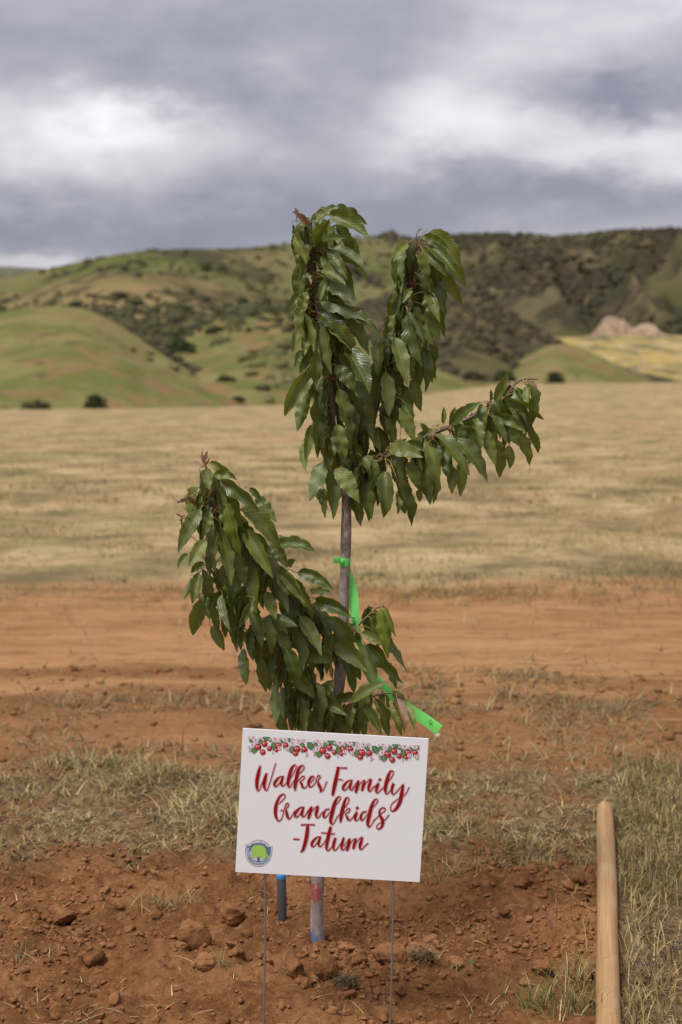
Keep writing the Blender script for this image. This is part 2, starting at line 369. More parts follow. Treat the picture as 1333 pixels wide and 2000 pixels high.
h_br, V_br = hill('chaparral_mountain', [(520,560,960),(580,510,960),(640,478,950),(720,470,950),(800,472,940),(860,465,930),(905,459,920),(960,455,920),(1010,459,920),(1070,462,910),(1130,459,900),(1200,453,890),(1260,449,880),(1333,450,880),(1450,456,880),(1600,470,880),(1900,480,880),(2300,455,880),(2800,490,880),(3400,540,880)],
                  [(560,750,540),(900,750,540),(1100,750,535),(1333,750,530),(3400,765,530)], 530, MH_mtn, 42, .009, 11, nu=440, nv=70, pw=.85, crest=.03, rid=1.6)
h_ml, V_ml = hill('scrubby_hill', [(-2600,640,430),(-1900,600,430),(-1300,625,430),(-900,590,430),(-600,610,430),(-300,590,430),(-80,578,430),(0,573,430),(60,569,425),(110,553,420),(170,539,415),(240,533,410),(310,535,410),(380,543,415),(450,556,420),(520,574,425),(600,592,430),(700,606,440),(820,640,450)],
                  [(-2600,765),(820,765)], 300, MH_mid, 5.5, .028, 17, nu=420, nv=60)
h_ms, V_ms = hill('spur_hill', [(600,640,430),(680,606,440),(760,571,450),(830,554,455),(890,560,450),(950,585,440),(1020,625,420),(1090,662,400),(1160,692,380),(1230,720,350),(1290,742,330),(1340,756,320)],
                  [(600,745,270),(900,752,280),(1340,752,290)], 280, MH_dark, 6, .03, 23, nu=180, nv=60, pw=.8)
h_gl, V_gl = hill('green_hill', [(-2600,700,230),(-2000,650,230),(-1500,690,225),(-1100,740,215),(-850,690,215),(-600,660,215),(-450,705,210),(-320,700,210),(-150,645,215),(0,612,220),(60,602,222),(120,598,222),(170,604,222),(230,630,218),(300,676,210),(370,722,200),(430,757,192),(480,781,186),(530,803,180)],
                  [(-2600,806,150),(-320,806,140),(0,803,140),(250,800,143),(400,797,150),(530,796,170)], 145, MH_green, 1.7, .07, 31, nu=480, nv=60, pw=.72)
h_gm, V_gm = hill('green_slope', [(250,735,270),(320,692,275),(370,655,280),(420,624,285),(470,606,288),(520,602,290),(580,614,290),(650,640,290),(730,672,290),(810,705,285),(900,738,280),(980,757,275)],
                  [(250,795,165),(480,792,170),(700,780,180),(980,762,240)], 170, MH_green, 2.4, .06, 37, nu=180, nv=60, pw=.72)
h_gk, V_gk = hill('green_knoll', [(930,748,320),(980,724,322),(1030,694,325),(1075,674,326),(1120,676,326),(1170,696,322),(1220,722,315),(1270,744,310)],
                  [(930,754,262),(1270,752,268)], 262, MH_green, 1.5, .07, 41, nu=90, nv=40, pw=.75)
# meadow of yellow flowers and pale sand climbing to the foot of the mountain, right
def mat_meadow():
    m, nt, bs = newmat('flower_meadow'); bs.inputs['Roughness'].default_value = 0.95
    pos = nd(nt, 'ShaderNodeNewGeometry').outputs['Position']
    mp = nd(nt, 'ShaderNodeMapping', i_Vector=pos); mp.inputs['Scale'].default_value = (.06, .02, .1)
    a = noise(nt, mp.outputs[0], 1.6, 6, .65); c = noise(nt, mp.outputs[0], 4.5, 6, .65)
    col = ramp(nt, a, [(.38, (.085, .08, .03)), (.48, (.24, .175, .04)), (.56, (.36, .25, .05)), (.66, (.36, .29, .175))])
    col = mixc(nt, mth(nt, 'MULTIPLY', sstep(nt, c, .50, .64), .75), col, (.36, .285, .19))
    nt.links.new(col, bs.inputs['Base Color']); return m
hill('flower_meadow', [(960,664,500),(1060,660,500),(1160,656,500),(1260,655,500),(1340,656,500),(1600,660,500),(3200,690,500)], [(960,750,300),(3200,752,300)], 300, mat_meadow(), 2.0, .02, 47, nu=320, nv=40, pw=1.0)
# eroded pale bluff
MH_bluff = mat_hill('bluff_earth', (.30, .215, .145), (.36, .265, .185), (.15, .10, .06), (.25, .16, .10), .12, .12, .8)
hill('bluff', [(1120,668,505),(1150,655,506),(1166,640,508),(1178,622,511),(1192,614,513),(1205,619,513),(1218,631,512),(1230,637,512),(1246,629,512),(1260,622,513),(1272,627,512),(1290,645,508),(1325,668,505)], [(1120,676),(1325,676)], 490, MH_bluff, 9, .10, 53, nu=140, nv=40, back=1.04, pw=.75, rid=1.5, crest=.25)

# ------------------------------------------------------------------ low-poly blob library (clods, scrub)
def ico(sub):
    bm = bmesh.new(); bmesh.ops.create_icosphere(bm, subdivisions=sub, radius=1.0); bm.verts.ensure_lookup_table()
    V = np.array([v.co[:] for v in bm.verts]); F = np.array([[v.index for v in f.verts] for f in bm.faces]); bm.free(); return V, F
ICO1, ICO2, ICO3 = ico(1), ico(2), ico(3)
def blob(base, seed, rough=.3, facet=.0):
    V, F = base; r = np.random.default_rng(seed); d = np.ones(len(V))
    for k in range(5):
        dirn = r.normal(size=3); dirn /= np.linalg.norm(dirn); fr = r.uniform(1.2, 3.4); d = d + rough * .45 * np.sin(V @ dirn * fr + r.uniform(0, 6))
    P_ = V * d[:, None]
    for k in range(int(facet)):                       # chop planes give broken faces
        dirn = r.normal(size=3); dirn /= np.linalg.norm(dirn); lim = r.uniform(.42, .8)
        s = P_ @ dirn; P_ = P_ - np.outer(np.maximum(0, s - lim) * .85, dirn)
    return P_ + r.normal(size=P_.shape) * .02, F
def scatter(name, pts, sizes, base, nvar, mats, seed, flat=.7, rough=.35, facet=2, col=None, parent=None, smooth=False):
    r = np.random.default_rng(seed); lib = [blob(base, seed * 100 + k, rough, facet) for k in range(nvar)]
    nV, nF = len(base[0]), base[1]; n = len(pts)
    A = r.uniform(0, 2 * pi, n); which = r.integers(0, nvar, n); L = np.stack([l[0] for l in lib])
    V = L[which] * np.stack([sizes * r.uniform(.75, 1.3, n), sizes * r.uniform(.75, 1.3, n), sizes * flat * r.uniform(.7, 1.2, n)], 1)[:, None, :]
    c, s = np.cos(A)[:, None], np.sin(A)[:, None]
    X = V[:, :, 0] * c - V[:, :, 1] * s; Yv = V[:, :, 0] * s + V[:, :, 1] * c
    V = np.stack([X, Yv, V[:, :, 2]], 2) + np.asarray(pts)[:, None, :]
    F = (nF[None] + (np.arange(n) * nV)[:, None, None]).reshape(-1, 3)
    cc = None if col is None else np.repeat(col, nV, axis=0)
    return np_mesh(name, V.reshape(-1, 3), F, mats, parent=parent, smooth=smooth, col=cc)
# scrub cover on the hills
def hill_points(V, n, seed, mask_scale, thr, vmax=.72):
    r = np.random.default_rng(seed); nv, nu, _ = V.shape; out = []
    i = r.uniform(1, nv * vmax, n * 12); j = r.uniform(0, nu - 1.01, n * 12); i0 = i.astype(int); j0 = j.astype(int); fi = (i - i0)[:, None]; fj = (j - j0)[:, None]
    p = (V[i0, j0] * (1 - fi) + V[np.minimum(i0 + 1, nv - 1), j0] * fi) * (1 - fj) + (V[i0, j0 + 1] * (1 - fi) + V[np.minimum(i0 + 1, nv - 1), j0 + 1] * fi) * fj
    k = fbm(p[:, 0] * mask_scale, p[:, 1] * mask_scale * .5, seed, 4) > thr
    pxx = CX + p[:, 0] / p[:, 1] * FPX
    return p[k & (pxx > -500) & (pxx < 1850)][:n]
for nm, V, n, seed, msc, thr, s0, s1, c0, c1 in [
        ('mountain_scrub', V_br, 6500, 61, .012, -.25, .9, 2.6, (.036, .033, .019), (.075, .064, .036)),  # brush colour, with the mountain's cloud shadow mixed into its darkness
        ('hill_scrub', V_ml, 2600, 62, .03, -.02, .4, 1.3, (.045, .043, .022), (.10, .085, .045)),
        ('spur_scrub', V_ms, 3400, 63, .03, -.2, .4, 1.3, (.042, .037, .021), (.09, .075, .041)),
        ('ridge_scrub', V_bl, 1300, 64, .012, .12, .8, 2.2, (.045, .045, .022), (.08, .072, .04)),
        ('slope_scrub', V_gm, 160, 65, .03, .30, .5, 1.3, (.085, .085, .035), (.16, .15, .06)),
        ('grass_hill_scrub', V_gl, 130, 66, .05, .30, .35, .9, (.085, .085, .035), (.16, .15, .06))]:
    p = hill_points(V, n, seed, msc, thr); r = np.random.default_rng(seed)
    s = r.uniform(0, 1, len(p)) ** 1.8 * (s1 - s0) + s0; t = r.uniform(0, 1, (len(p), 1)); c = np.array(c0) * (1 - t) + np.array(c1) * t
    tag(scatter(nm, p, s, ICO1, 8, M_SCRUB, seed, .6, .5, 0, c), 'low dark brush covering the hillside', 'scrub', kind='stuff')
# the dark brush belt in the saddle between the green hills
def band_pts(seed, n, x0, x1, y0, y1, d0, d1):
    r = np.random.default_rng(seed); px = r.uniform(x0, x1, n); t = r.uniform(0, 1, n)
    return px, t
r_ = np.random.default_rng(71)
pp = hill_points(V_gm, 1500, 72, .04, -.6, .73); pxs = CX + pp[:, 0] / pp[:, 1] * FPX; pys = HOR - (pp[:, 2] - CAMZ) / pp[:, 1] * FPX
k = (pys < 640 + 20 * r_.normal(size=len(pys))) & (pxs < 640); pp = pp[k]
q = hill_points(V_ml, 4200, 73, .04, -.7, .73); qx = CX + q[:, 0] / q[:, 1] * FPX; qy = HOR - (q[:, 2] - CAMZ) / q[:, 1] * FPX
k = (qy > 596 + 14 * r_.normal(size=len(qy))); q = q[k]; pp = np.vstack([pp, q])
t = r_.uniform(0, 1, (len(pp), 1)); c = np.array((.034, .037, .016)) * (1 - t) + np.array((.085, .08, .034)) * t
tag(scatter('saddle_brush', pp, r_.uniform(.45, 1.5, len(pp)), ICO1, 8, M_SCRUB, 74, .75, .5, 0, c), 'dark green brush filling the saddle behind the green hills', 'brush', kind='stuff')
# ravine brush: along the crease between the two green hills
cr = [(300,676),(330,700),(370,725),(400,742),(430,757),(460,772),(480,781)]
pts = []
for kk in range(220):
    t_ = random.Random(kk).uniform(0, len(cr) - 1.01); i0 = int(t_); f_ = t_ - i0
    x_ = cr[i0][0] * (1 - f_) + cr[i0 + 1][0] * f_; y_ = cr[i0][1] * (1 - f_) + cr[i0 + 1][1] * f_
    pts.append(P(x_ + 4, y_ - 1, 214 - 28 * (t_ / 6)))
c = np.tile(np.array([[.05, .043, .024]]), (len(pts), 1)) * r_.uniform(.7, 1.4, (len(pts), 1))
tag(scatter('crease_brush', np.array([p[:] for p in pts]), r_.uniform(.3, 1.1, len(pts)), ICO1, 6, M_SCRUB, 75, .8, .5, 0, c), 'thin line of brush in the crease between the green hills', 'brush', kind='stuff')

# single shrubs one can tell apart on the hillsides
M_SHRUB = mat_vcol('shrub_leaf', .8, .2); M_TWIG = plain('shrub_twig', (.11, .075, .045), .9, .1, .3, 8)
def shrub(name, px, py, Y, rx, rz, label, seed, tint=(.05, .066, .024)):
    base = P(px, py, Y); r = np.random.default_rng(seed); root = empty(name, base)
    tag(root, label, 'shrub', 'shrubs on the far hillside')
    rx_, rz_ = rx / FPX * Y, rz / FPX * Y
    n = 700; d = r.normal(size=(n, 3)); d /= np.linalg.norm(d, axis=1)[:, None]; d[:, 2] = np.abs(d[:, 2])
    lump = 1 + .28 * np.sin(d[:, 0] * 4 + seed) * np.cos(d[:, 1] * 5 + seed * 2)
    p = d * (r.uniform(.35, 1, (n, 1)) ** .5) * lump[:, None] * np.array([rx_, rx_ * .8, rz_])
    u = r.normal(size=(n, 3)); u /= np.linalg.norm(u, axis=1)[:, None]; w = np.cross(u, r.normal(size=(n, 3))); w /= np.linalg.norm(w, axis=1)[:, None]
    s = rx_ * .13 * r.uniform(.6, 1.3, (n, 1))
    V = np.stack([p - u * s, p + w * s * .6, p + u * s, p - w * s * .6], 1).reshape(-1, 3); F = np.arange(4 * n).reshape(n, 4)
    c = np.repeat(np.array(tint) * r.uniform(.6, 1.5, (n, 1)), 4, axis=0)
    np_mesh('crown', V, F, M_SHRUB, root, smooth=False, col=c)
    parts = []
    for k in range(5):
        e = np.array([r.uniform(-.5, .5) * rx_, r.uniform(-.4, .4) * rx_, rz_ * .7]); parts.append(tube(np.array([[0, 0, -.3], e * .5, e]), [rx_ * .05, rx_ * .035, rx_ * .01], 5))
    v, f, _ = join(parts); mesh_obj('stem', v, f, M_TWIG, root)
shrub('shrub', 186, 797, 142, 22, 27, 'round dark shrub at the foot of the green hill, farthest left of the clear ones', 1)
shrub('shrub', 72, 801, 141, 26, 18, 'low brownish shrub by the bare patch at the foot of the left green hill', 2, (.10, .10, .045))
shrub('shrub', 444, 756, 186, 26, 22, 'broad dark shrub at the lower end of the crease between two green hills', 3)
shrub('shrub', 466, 784, 172, 14, 9, 'small brown flat shrub just below the crease, at the field edge', 4, (.07, .045, .03))
shrub('shrub', 352, 688, 215, 30, 24, 'dark shrub in the hollow above the crease between two green hills', 5, (.06, .075, .03))
shrub('shrub', 404, 529, 560, 11, 8, 'larger of two round shrubs high on the back grassy ridge', 6)
shrub('shrub', 245, 528, 560, 8, 6, 'smaller round shrub high on the back grassy ridge', 7)
shrub('shrub', 1085, 748, 258, 18, 22, 'dark round shrub before the green knoll, right of the sapling', 8)
shrub('shrub', 985, 745, 262, 24, 20, 'dark shrub at the left foot of the green knoll', 9, (.065, .07, .03))
shrub('shrub', 925, 742, 268, 22, 16, 'brownish shrub left of the dark one at the green knoll', 10, (.085, .075, .035))

# ================================================================== GRASS
def blades(name, pts, L, Wd, lean, cols, seed, seg=2, label='', parent=None, curl=.5, cat='grass'):
    """bent tapering blades; each a strip of seg quads"""
    r = np.random.default_rng(seed); n = len(pts); A = r.uniform(0, 2 * pi, n); d = np.stack([np.cos(A), np.sin(A), np.zeros(n)], 1); s = np.stack([-np.sin(A), np.cos(A), np.zeros(n)], 1)
    ln = np.clip(lean, 0, 1.5); V = []; pos = np.asarray(pts, float).copy(); th = ln.copy()
    for k in range(seg + 1):
        t = k / seg; w = (Wd * (1 - t ** 1.5 * .9))[:, None] * .5
        V.append(pos - s * w); V.append(pos + s * w)
        step = (L / seg)[:, None]; pos = pos + (d * np.sin(th)[:, None] + np.array([0, 0, 1.0]) * np.cos(th)[:, None]) * step
        th = th + curl * r.uniform(.3, 1.4, n)
        th = np.minimum(th, 1.75)
    V = np.stack(V, 1); m = 2 * (seg + 1); o = (np.arange(n) * m)[:, None, None]
    q = np.array([[2 * k, 2 * k + 1, 2 * k + 3, 2 * k + 2] for k in range(seg)])[None]
    F = (q + o).reshape(-1, 4)
    V = V.reshape(-1, 3)
    c = np.repeat(cols, m, axis=0)
    ob = np_mesh(name, V, F, M_GRASS, parent, col=c, smooth=False)
    if label: tag(ob, label, cat, kind='stuff')
    return ob
STRAW = np.array([(0.401, 0.294, 0.132), (0.529, 0.427, 0.231), (0.325, 0.226, 0.099), (0.171, 0.106, 0.051), (0.401, 0.316, 0.120), (0.231, 0.188, 0.120)])
GREEN = np.array([(0.133, 0.130, 0.032), (0.175, 0.164, 0.045), (0.210, 0.193, 0.059), (0.105, 0.108, 0.028)])
def gcols(n, green, r):
    c = STRAW[r.integers(0, len(STRAW), n)] * r.uniform(.75, 1.2, (n, 1)); g = GREEN[r.integers(0, len(GREEN), n)] * r.uniform(.8, 1.2, (n, 1))
    return np.where((r.uniform(0, 1, n) < green)[:, None], g, c)
def place(x, y, dz=-.004): return np.stack([x, y, ground_h(x, y) + dz], 1)
# verge strip
r = np.random.default_rng(101); n = 76000
x = r.uniform(-2.3, 2.4, n); y = r.uniform(5.25, 7.5, n)
edge = .35 * fbm(x * 1.6, y * 1.6, 201, 4); d1 = ss(y + edge, 5.5, 5.85) * (1 - ss(y + .8 * edge, 6.95, 7.2))
cl = ss(fbm(x * 3.4, y * 4.5, 203, 4), -.42, .18)
rp = x - (0.757 + (y - 4.06) * .172)
low = ss(x, .25, .7) * (1 - ss(rp, -.2, -.04)) * .6
k = r.uniform(0, 1, n) < d1 * (.15 + .85 * cl); x, y = x[k], y[k]; n = len(x)
gm = np.clip(.06 + .45 * fbm(x * 2.2, y * 2.2, 205, 3) + .12 * ss(y, 6.1, 5.6), .01, .4)
tall = ss(fbm(x * 1.8, y * 1.8, 207, 3), -.1, .35)
lean = np.abs(r.normal(1.22, .36, n)); L = r.uniform(.04, .11, n) * (.6 + .9 * tall)
blades('verge_grass', place(x, y), L, r.uniform(.003, .0075, n), lean, gcols(n, gm, r), 102, 2, 'dry straw coloured grass strip between the dug soil and the dirt track')
# grass to the right of the pole
n = 36000; y = r.uniform(3.75, 7.1, n); x = r.uniform(.70, 2.3, n); rp = x - (0.757 + (y - 4.06) * .172)
cl = ss(fbm(x * 6, y * 6, 213, 3), -.5, .2)
k = (rp > .045) & (r.uniform(0, 1, n) < (.12 + .75 * cl)); x, y = x[k], y[k]; n = len(x)
gm = np.clip(.18 + .6 * fbm(x * 2.5, y * 2.5, 215, 3), .03, .5)
up = r.uniform(0, 1, n) < .28
lean = np.where(up, np.abs(r.normal(.18, .16, n)), np.abs(r.normal(.95, .4, n))); L = np.where(up, r.uniform(.05, .12, n), r.uniform(.04, .11, n))
blades('pole_side_grass', place(x, y), L, r.uniform(.0025, .006, n), lean, gcols(n, gm, r), 103, 3, 'mixed green and dry grass growing right of the wooden pole', curl=.35)
# grass left of the pole: ragged edge of the dug soil plus green tufts at the bottom
n = 5200; y = r.uniform(4.02, 5.75, n); rp = -np.abs(r.normal(0, .085, n)) * (1 + 3.0 * ss(y, 5.1, 5.6)) - .035 - .03; x = 0.757 + (y - 4.06) * .172 + rp
k = r.uniform(0, 1, n) < (.08 + .92 * ss(fbm(x * 4, y * 4, 221, 3), .0, .3)) * (.35 + ss(y, 5.0, 5.5) + ss(y, 4.35, 4.1)); x, y = x[k], y[k]; n = len(x)
blades('soil_edge_grass', place(x, y), r.uniform(.035, .11, n), r.uniform(.002, .0045, n), np.abs(r.normal(.5, .4, n)), gcols(n, .4, r), 104, 3, 'thin grass at the soil edge left of the wooden pole', curl=.35)
n = 110; c0 = G(1105, 1995); x = c0.x + r.normal(0, .09, n); y = c0.y + r.normal(0, .05, n)
blades('corner_grass', place(x, y), r.uniform(.05, .13, n), r.uniform(.002, .004, n), np.abs(r.normal(.35, .25, n)), gcols(n, .4, r), 105, 3, 'green grass tufts at the bottom edge beside the wooden pole', curl=.3)
# straw litter lying on the soil and on the road
n = 2200; x = r.uniform(-1.5, 1.2, n); y = r.uniform(3.9, 5.7, n); k = r.uniform(0, 1, n) < .12 + .8 * ss(fbm(x * 2.4, y * 2.4, 231, 3), .05, .35) + .4 * ss(y, 5.2, 5.6); x, y = x[k], y[k]; n = len(x)
blades('straw_litter', place(x, y, .004), r.uniform(.02, .085, n), r.uniform(.0014, .0036, n), r.uniform(1.0, 1.5, n), gcols(n, .10, r) * 1.25, 106, 3, 'scattered dry straw bits lying on the dug soil', curl=.18)
n = 110000; x = r.uniform(-3.4, 3.6, n); y = r.uniform(7.0, 13.5, n)
dn = (1.0 * np.exp(-(((x - .85) / .55) ** 2 + ((y - 8.9) / .6) ** 2)) + .8 * np.exp(-((y - 8.2 - .3 * fbm(x, x * 0, 3, 3)) / .35) ** 2) * ss(fbm(x * 1.4, y * 2, 235, 3), -.15, .3) + .5 * np.exp(-((x - 1.6) / .8) ** 2 - ((y - 8.2) / .4) ** 2) + .05 + .25 * ss(y, 8.6, 7.3) + .5 * ss(y, 11.8, 13.5))
k = r.uniform(0, 1, n) < dn * ss(fbm(x * 4, y * 4, 237, 3), -.35, .25); x, y = x[k], y[k]; n = len(x)
blades('track_straw', place(x, y, 0), r.uniform(.05, .17, n), r.uniform(.003, .008, n), np.abs(r.normal(1.2, .35, n)), gcols(n, .03, r) * .8, 107, 2, 'scraped dead grass lying on the dirt track')
# the field
for nm, n, y0, y1, l0, l1, w0, w1, sd_ in (('field_grass', 60000, 12.6, 26, .03, .11, .005, .012, 108), ('far_field_grass', 36000, 24, 75, .05, .14, .015, .035, 109)):
    y = y0 + (y1 - y0) * r.uniform(0, 1, n) ** 1.5; x = r.uniform(-.27, .27, n) * (y + 1)
    e = fbm(x * .55, y * .55, 241, 4) * 3.4 + .9 * fbm(x * 3, y * 3, 242, 3)
    pt = ss(fbm(x * 1.2, y * 1.2, 243, 4), -.25, .25); bare = np.exp(-(((x - 2.1) / 1.4) ** 2 + ((y - 15.9) / .55) ** 2))
    k = (r.uniform(0, 1, n) < (.05 + .75 * pt) * (1 - .95 * bare)) & (y + e > 13.6); x, y = x[k], y[k]; n = len(x)
    gm = np.clip(.16 + .9 * fbm(x * .35, y * .9, 245, 4) + .45 * np.exp(-((y - 17.0 - .25 * x) / 1.1) ** 2) * ss(fbm(x * .6, y * .6, 247, 3), -.1, .3), 0, .7)
    cc = gcols(n, gm, r) * np.array([1.02, .97, .95]) * (1 + .8 * fbm(x * .9, y * .9, 249, 4))[:, None]
    blades(nm, place(x, y), r.uniform(l0, l1, n), r.uniform(w0, w1, n), np.abs(r.normal(1.0, .42, n)), cc, sd_, 2, 'dry mown grass of the open field beyond the track' if sd_ == 108 else 'distant dry grass of the field in front of the hills')

# ================================================================== SOIL: clods and stones
r = np.random.default_rng(301)
n = 26000; x = r.uniform(-1.6, 1.15, n); y = r.uniform(3.85, 5.9, n); rp = x - (0.757 + (y - 4.06) * .172)
cl = ss(fbm(x * 3.2, y * 3.2, 303, 4), -.15, .3)
k = (rp < -.05) & (r.uniform(0, 1, n) < .12 + .88 * cl); x, y = x[k], y[k]; n = len(x)
s = .002 + .014 * r.uniform(0, 1, n) ** 6
tag(scatter('soil_crumbs', place(x, y, 0) + np.stack([0 * s, 0 * s, s * .25], 1), s, ICO1, 14, M_CLOD, 305, .75, .6, 4, smooth=False), 'fine crumbs of red soil strewn over the dug ground', 'soil crumbs', kind='stuff')
n = 2400; x = r.uniform(-3, 3, n); y = r.uniform(7.1, 9.6, n); s = .004 + .03 * r.uniform(0, 1, n) ** 6
tag(scatter('track_crumbs', place(x, y, 0) + np.stack([0 * s, 0 * s, s * .2], 1), s, ICO1, 10, M_EARTH, 306, .7, .4, 2), 'small crumbs of earth lying on the dirt track', 'soil crumbs', kind='stuff')
def stone(name, px, py, wpx, hpx, label, cat, seed, mat, group=None, rough=.28, facet=4, squash=.8, sub=ico(4), sink=.22):
    g = G(px, py + hpx * .5); sc_ = FPX / g.y; a = wpx / sc_ * .5; c_ = hpx / sc_ * .55
    V, F = blob(sub, seed, rough, facet); V = V / np.abs(V).max(0)
    rn = np.random.default_rng(seed); V = V * np.array([a, a * squash, c_])
    nn = V / (np.linalg.norm(V, axis=1)[:, None] + 1e-9); q = V / a
    rz = sum((.030 / (k_ ** .8)) * np.sin(q @ rn.normal(size=3) * 5 * k_ + rn.uniform(0, 6)) for k_ in (1, 1.5, 2.2, 3, 4, 5))
    V += nn * a * rz[:, None] * 1.5 + rn.normal(size=V.shape) * a * .012
    y0 = g.y + a * squash * .5; z0 = gh(g.x, y0)
    o = np_mesh(name, V + np.array([0, 0, c_ * (1 - 2 * sink)]), F, mat, loc=(g.x, y0, z0), smooth=True)
    o.rotation_euler = (0, 0, rn.uniform(-.3, .3))
    return tag(o, label, cat, group)
ST = [(380,1822,70,72,'large rounded dusty rock standing on the soil left of the sign wire','rock',5,M_ROCK,.16,5,.06),
 (172,1869,64,36,'flat angular soil clod left of the large rounded rock','soil clod',12,M_ROCK,.25,5),
 (110,1969,52,34,'pale flat clod alone near the bottom left of the dug soil','soil clod',13,M_ROCK,.25,5),
 (404,1885,46,32,'smooth oval clod just below the large rounded rock','soil clod',14,M_ROCK,.15,4),
 (633,1893,58,56,'big round clod of earth right in front of the trunk base','soil clod',15,M_ROCK,.14,4),
 (574,1893,42,38,'rounded clod left of the big round one before the trunk','soil clod',16,M_CLOD,.2,5),
 (597,1916,30,28,'dark jagged clod between the two round clods before the trunk','soil clod',17,M_CLOD,.35,5),
 (770,1872,84,40,'wide flat slab of earth behind the right sign wire','soil slab',18,M_ROCK,.2,5),
 (707,1862,24,24,'upright cube-like clod left of the wide earth slab','soil clod',19,M_CLOD,.3,5),
 (695,1882,50,34,'lumpy clod between the big round clod and the earth slab','soil clod',20,M_CLOD,.35,4),
 (455,1775,52,48,'rough reddish clod just left of the grey pipe','soil clod',21,M_CLOD,.35,3),
 (1130,1731,34,20,'small red stone in the grass left of the wooden pole','stone',22,M_CLOD,.2,3),
 (842,1813,36,24,'oval clod on the slope right of the right sign wire','soil clod',23,M_CLOD,.22,3),
 (1062,1891,48,32,'angular clod on the bare soil left of the wooden pole','soil clod',24,M_CLOD,.3,5),
 (1032,1913,38,22,'flat clod left below the angular one near the wooden pole','soil clod',25,M_CLOD,.3,5),
 (435,1973,40,22,'angular clod in the heap at the bottom, left of the left sign wire','soil clod',26,M_CLOD,.3,5),
 (780,1925,28,24,'pale clod close to the lower part of the right sign wire','soil clod',27,M_ROCK,.3,5),
 (154,1812,34,26,'blocky clod up slope from the flat angular clod','soil clod',28,M_CLOD,.3,5),
 (652,1985,26,22,'small round clod at the bottom edge between the sign wires','soil clod',29,M_CLOD,.2,5),
 (120,1770,70,44,'low mound-like crumbling clod at far left of the dug soil','soil clod',31,M_CLOD,.3,2),
 (1020,1735,46,26,'clod at the upper rim of the dug soil near the grass','soil clod',32,M_CLOD,.3,4)]
for px, py, w, h, lab, cat, sd_, mt, rg, fc, *sk in ST:
    stone('rock' if cat == 'rock' else ('stone' if cat == 'stone' else 'soil_clod'), px, py, w, h, lab, cat, sd_, mt, rough=rg, facet=fc, sink=sk[0] if sk else .2)
pebble = stone('pebble', 857, 1431, 15, 12, 'tiny white stone on the track under the ribbon end', 'pebble', 33, plain('white_stone', (.62, .52, .42), .8, .2, .2, 60), sub=ICO2, facet=3)
rr = random.Random(8)
clib = []
for k in range(9):
    V, F = blob(ICO2, 900 + k, .34, 4); V = V / np.abs(V).max(0); me_o = None
    me = bpy.data.meshes.new('clod'); me.from_pydata([tuple(v * np.array([1, .85, .7])) for v in V], [], [tuple(f) for f in F]); me.materials.append(M_CLOD); clib.append(me)
cnt = 0
while cnt < 230:
    px = rr.uniform(5, 1165); py = rr.uniform(1690, 1992)
    if fbm(np.array([px / 130]), np.array([py / 60]), 77, 3)[0] < .05 and rr.random() < .85: continue
    g = G(px, py); s_ = rr.choice([5, 6, 7, 8, 9, 11, 14, 17]) * rr.uniform(.8, 1.1) / (FPX / g.y)
    o = bpy.data.objects.new('small_soil_clod', clib[rr.randrange(9)]); COL.objects.link(o)
    o.location = (g.x, g.y, gh(g.x, g.y) + s_ * .25); o.scale = (s_ * rr.uniform(.8, 1.3), s_ * rr.uniform(.8, 1.2), s_ * rr.uniform(.7, 1.1)); o.rotation_euler = (rr.uniform(-.4, .4), rr.uniform(-.4, .4), rr.uniform(0, 6.3))
    tag(o, 'small crumbly red clod lying loose among others on the dug soil', 'soil clod', 'small loose clods on the dug soil'); cnt += 1
# uprooted clumps, tufts
def tuft(name, px, py, n, rad, l0, l1, green, lab, cat, seed, dark=1.0, lean=.9, lift=0.0, w=(.0015, .003)):
    g = G(px, py); r = np.random.default_rng(seed); x = g.x + r.normal(0, rad, n); y = g.y + r.normal(0, rad * .6, n); z = ground_h(x, y) + lift * np.exp(-(((x - g.x) / rad) ** 2))
    c = gcols(n, green, r) * dark; base = np.array([g.x, g.y, gh(g.x, g.y)])
    o = blades(name, np.stack([x, y, z], 1) - base, r.uniform(l0, l1, n), r.uniform(*w, n), np.abs(r.normal(lean, .4, n)), c, seed, 3, curl=.3)
    o.location = base; return tag(o, lab, cat)
def rootball(px, py, wpx, lab, seed):
    g = G(px, py); a = wpx / (FPX / g.y) * .5; root = empty('uprooted_clump', (g.x, g.y, gh(g.x, g.y))); tag(root, lab, 'grass clump')
    V, F = blob(ICO2, seed, .5, 2); np_mesh('soil_core', V * np.array([a * .8, a * .55, a * .38]) + np.array([0, 0, a * .2]), F, plain('dark_humus', (.075, .045, .025), .95, .05, .4, 60, .6), root, smooth=False)
    r = np.random.default_rng(seed); n = 420; d = r.normal(size=(n, 3)); d /= np.linalg.norm(d, axis=1)[:, None]; p = d * np.array([a * .8, a * .55, a * .32]) + np.array([r.normal(0, .008), 0, a * .25])
    c = np.where((r.uniform(0, 1, n) < .5)[:, None], np.array([[.10, .07, .04]]), np.array([[.32, .22, .11]])) * r.uniform(.6, 1.3, (n, 1))
    blades('roots', p, r.uniform(.02, .06, n), r.uniform(.0012, .0026, n), r.uniform(.7, 1.6, n), c, seed, 3, parent=root, curl=.45)
rootball(828, 1884, 62, 'dark uprooted grass clump with roots right of the right sign wire', 401)
rootball(672, 1925, 46, 'dark fibrous root scrap in the soil between the sign wires', 402)
tuft('dry_grass_tuft', 318, 1772, 170, .055, .04, .11, .15, 'flattened tuft of dry yellow grass above the large rounded rock', 'grass tuft', 403, lean=1.0)
tuft('dry_grass_tuft', 432, 1897, 40, .014, .03, .07, .35, 'small tuft of pale grass right of the smooth oval clod', 'grass tuft', 404)
tuft('dry_grass_tuft', 40, 1858, 90, .03, .03, .08, .2, 'dark dry tuft at the left edge of the dug soil', 'grass tuft', 405, .6)
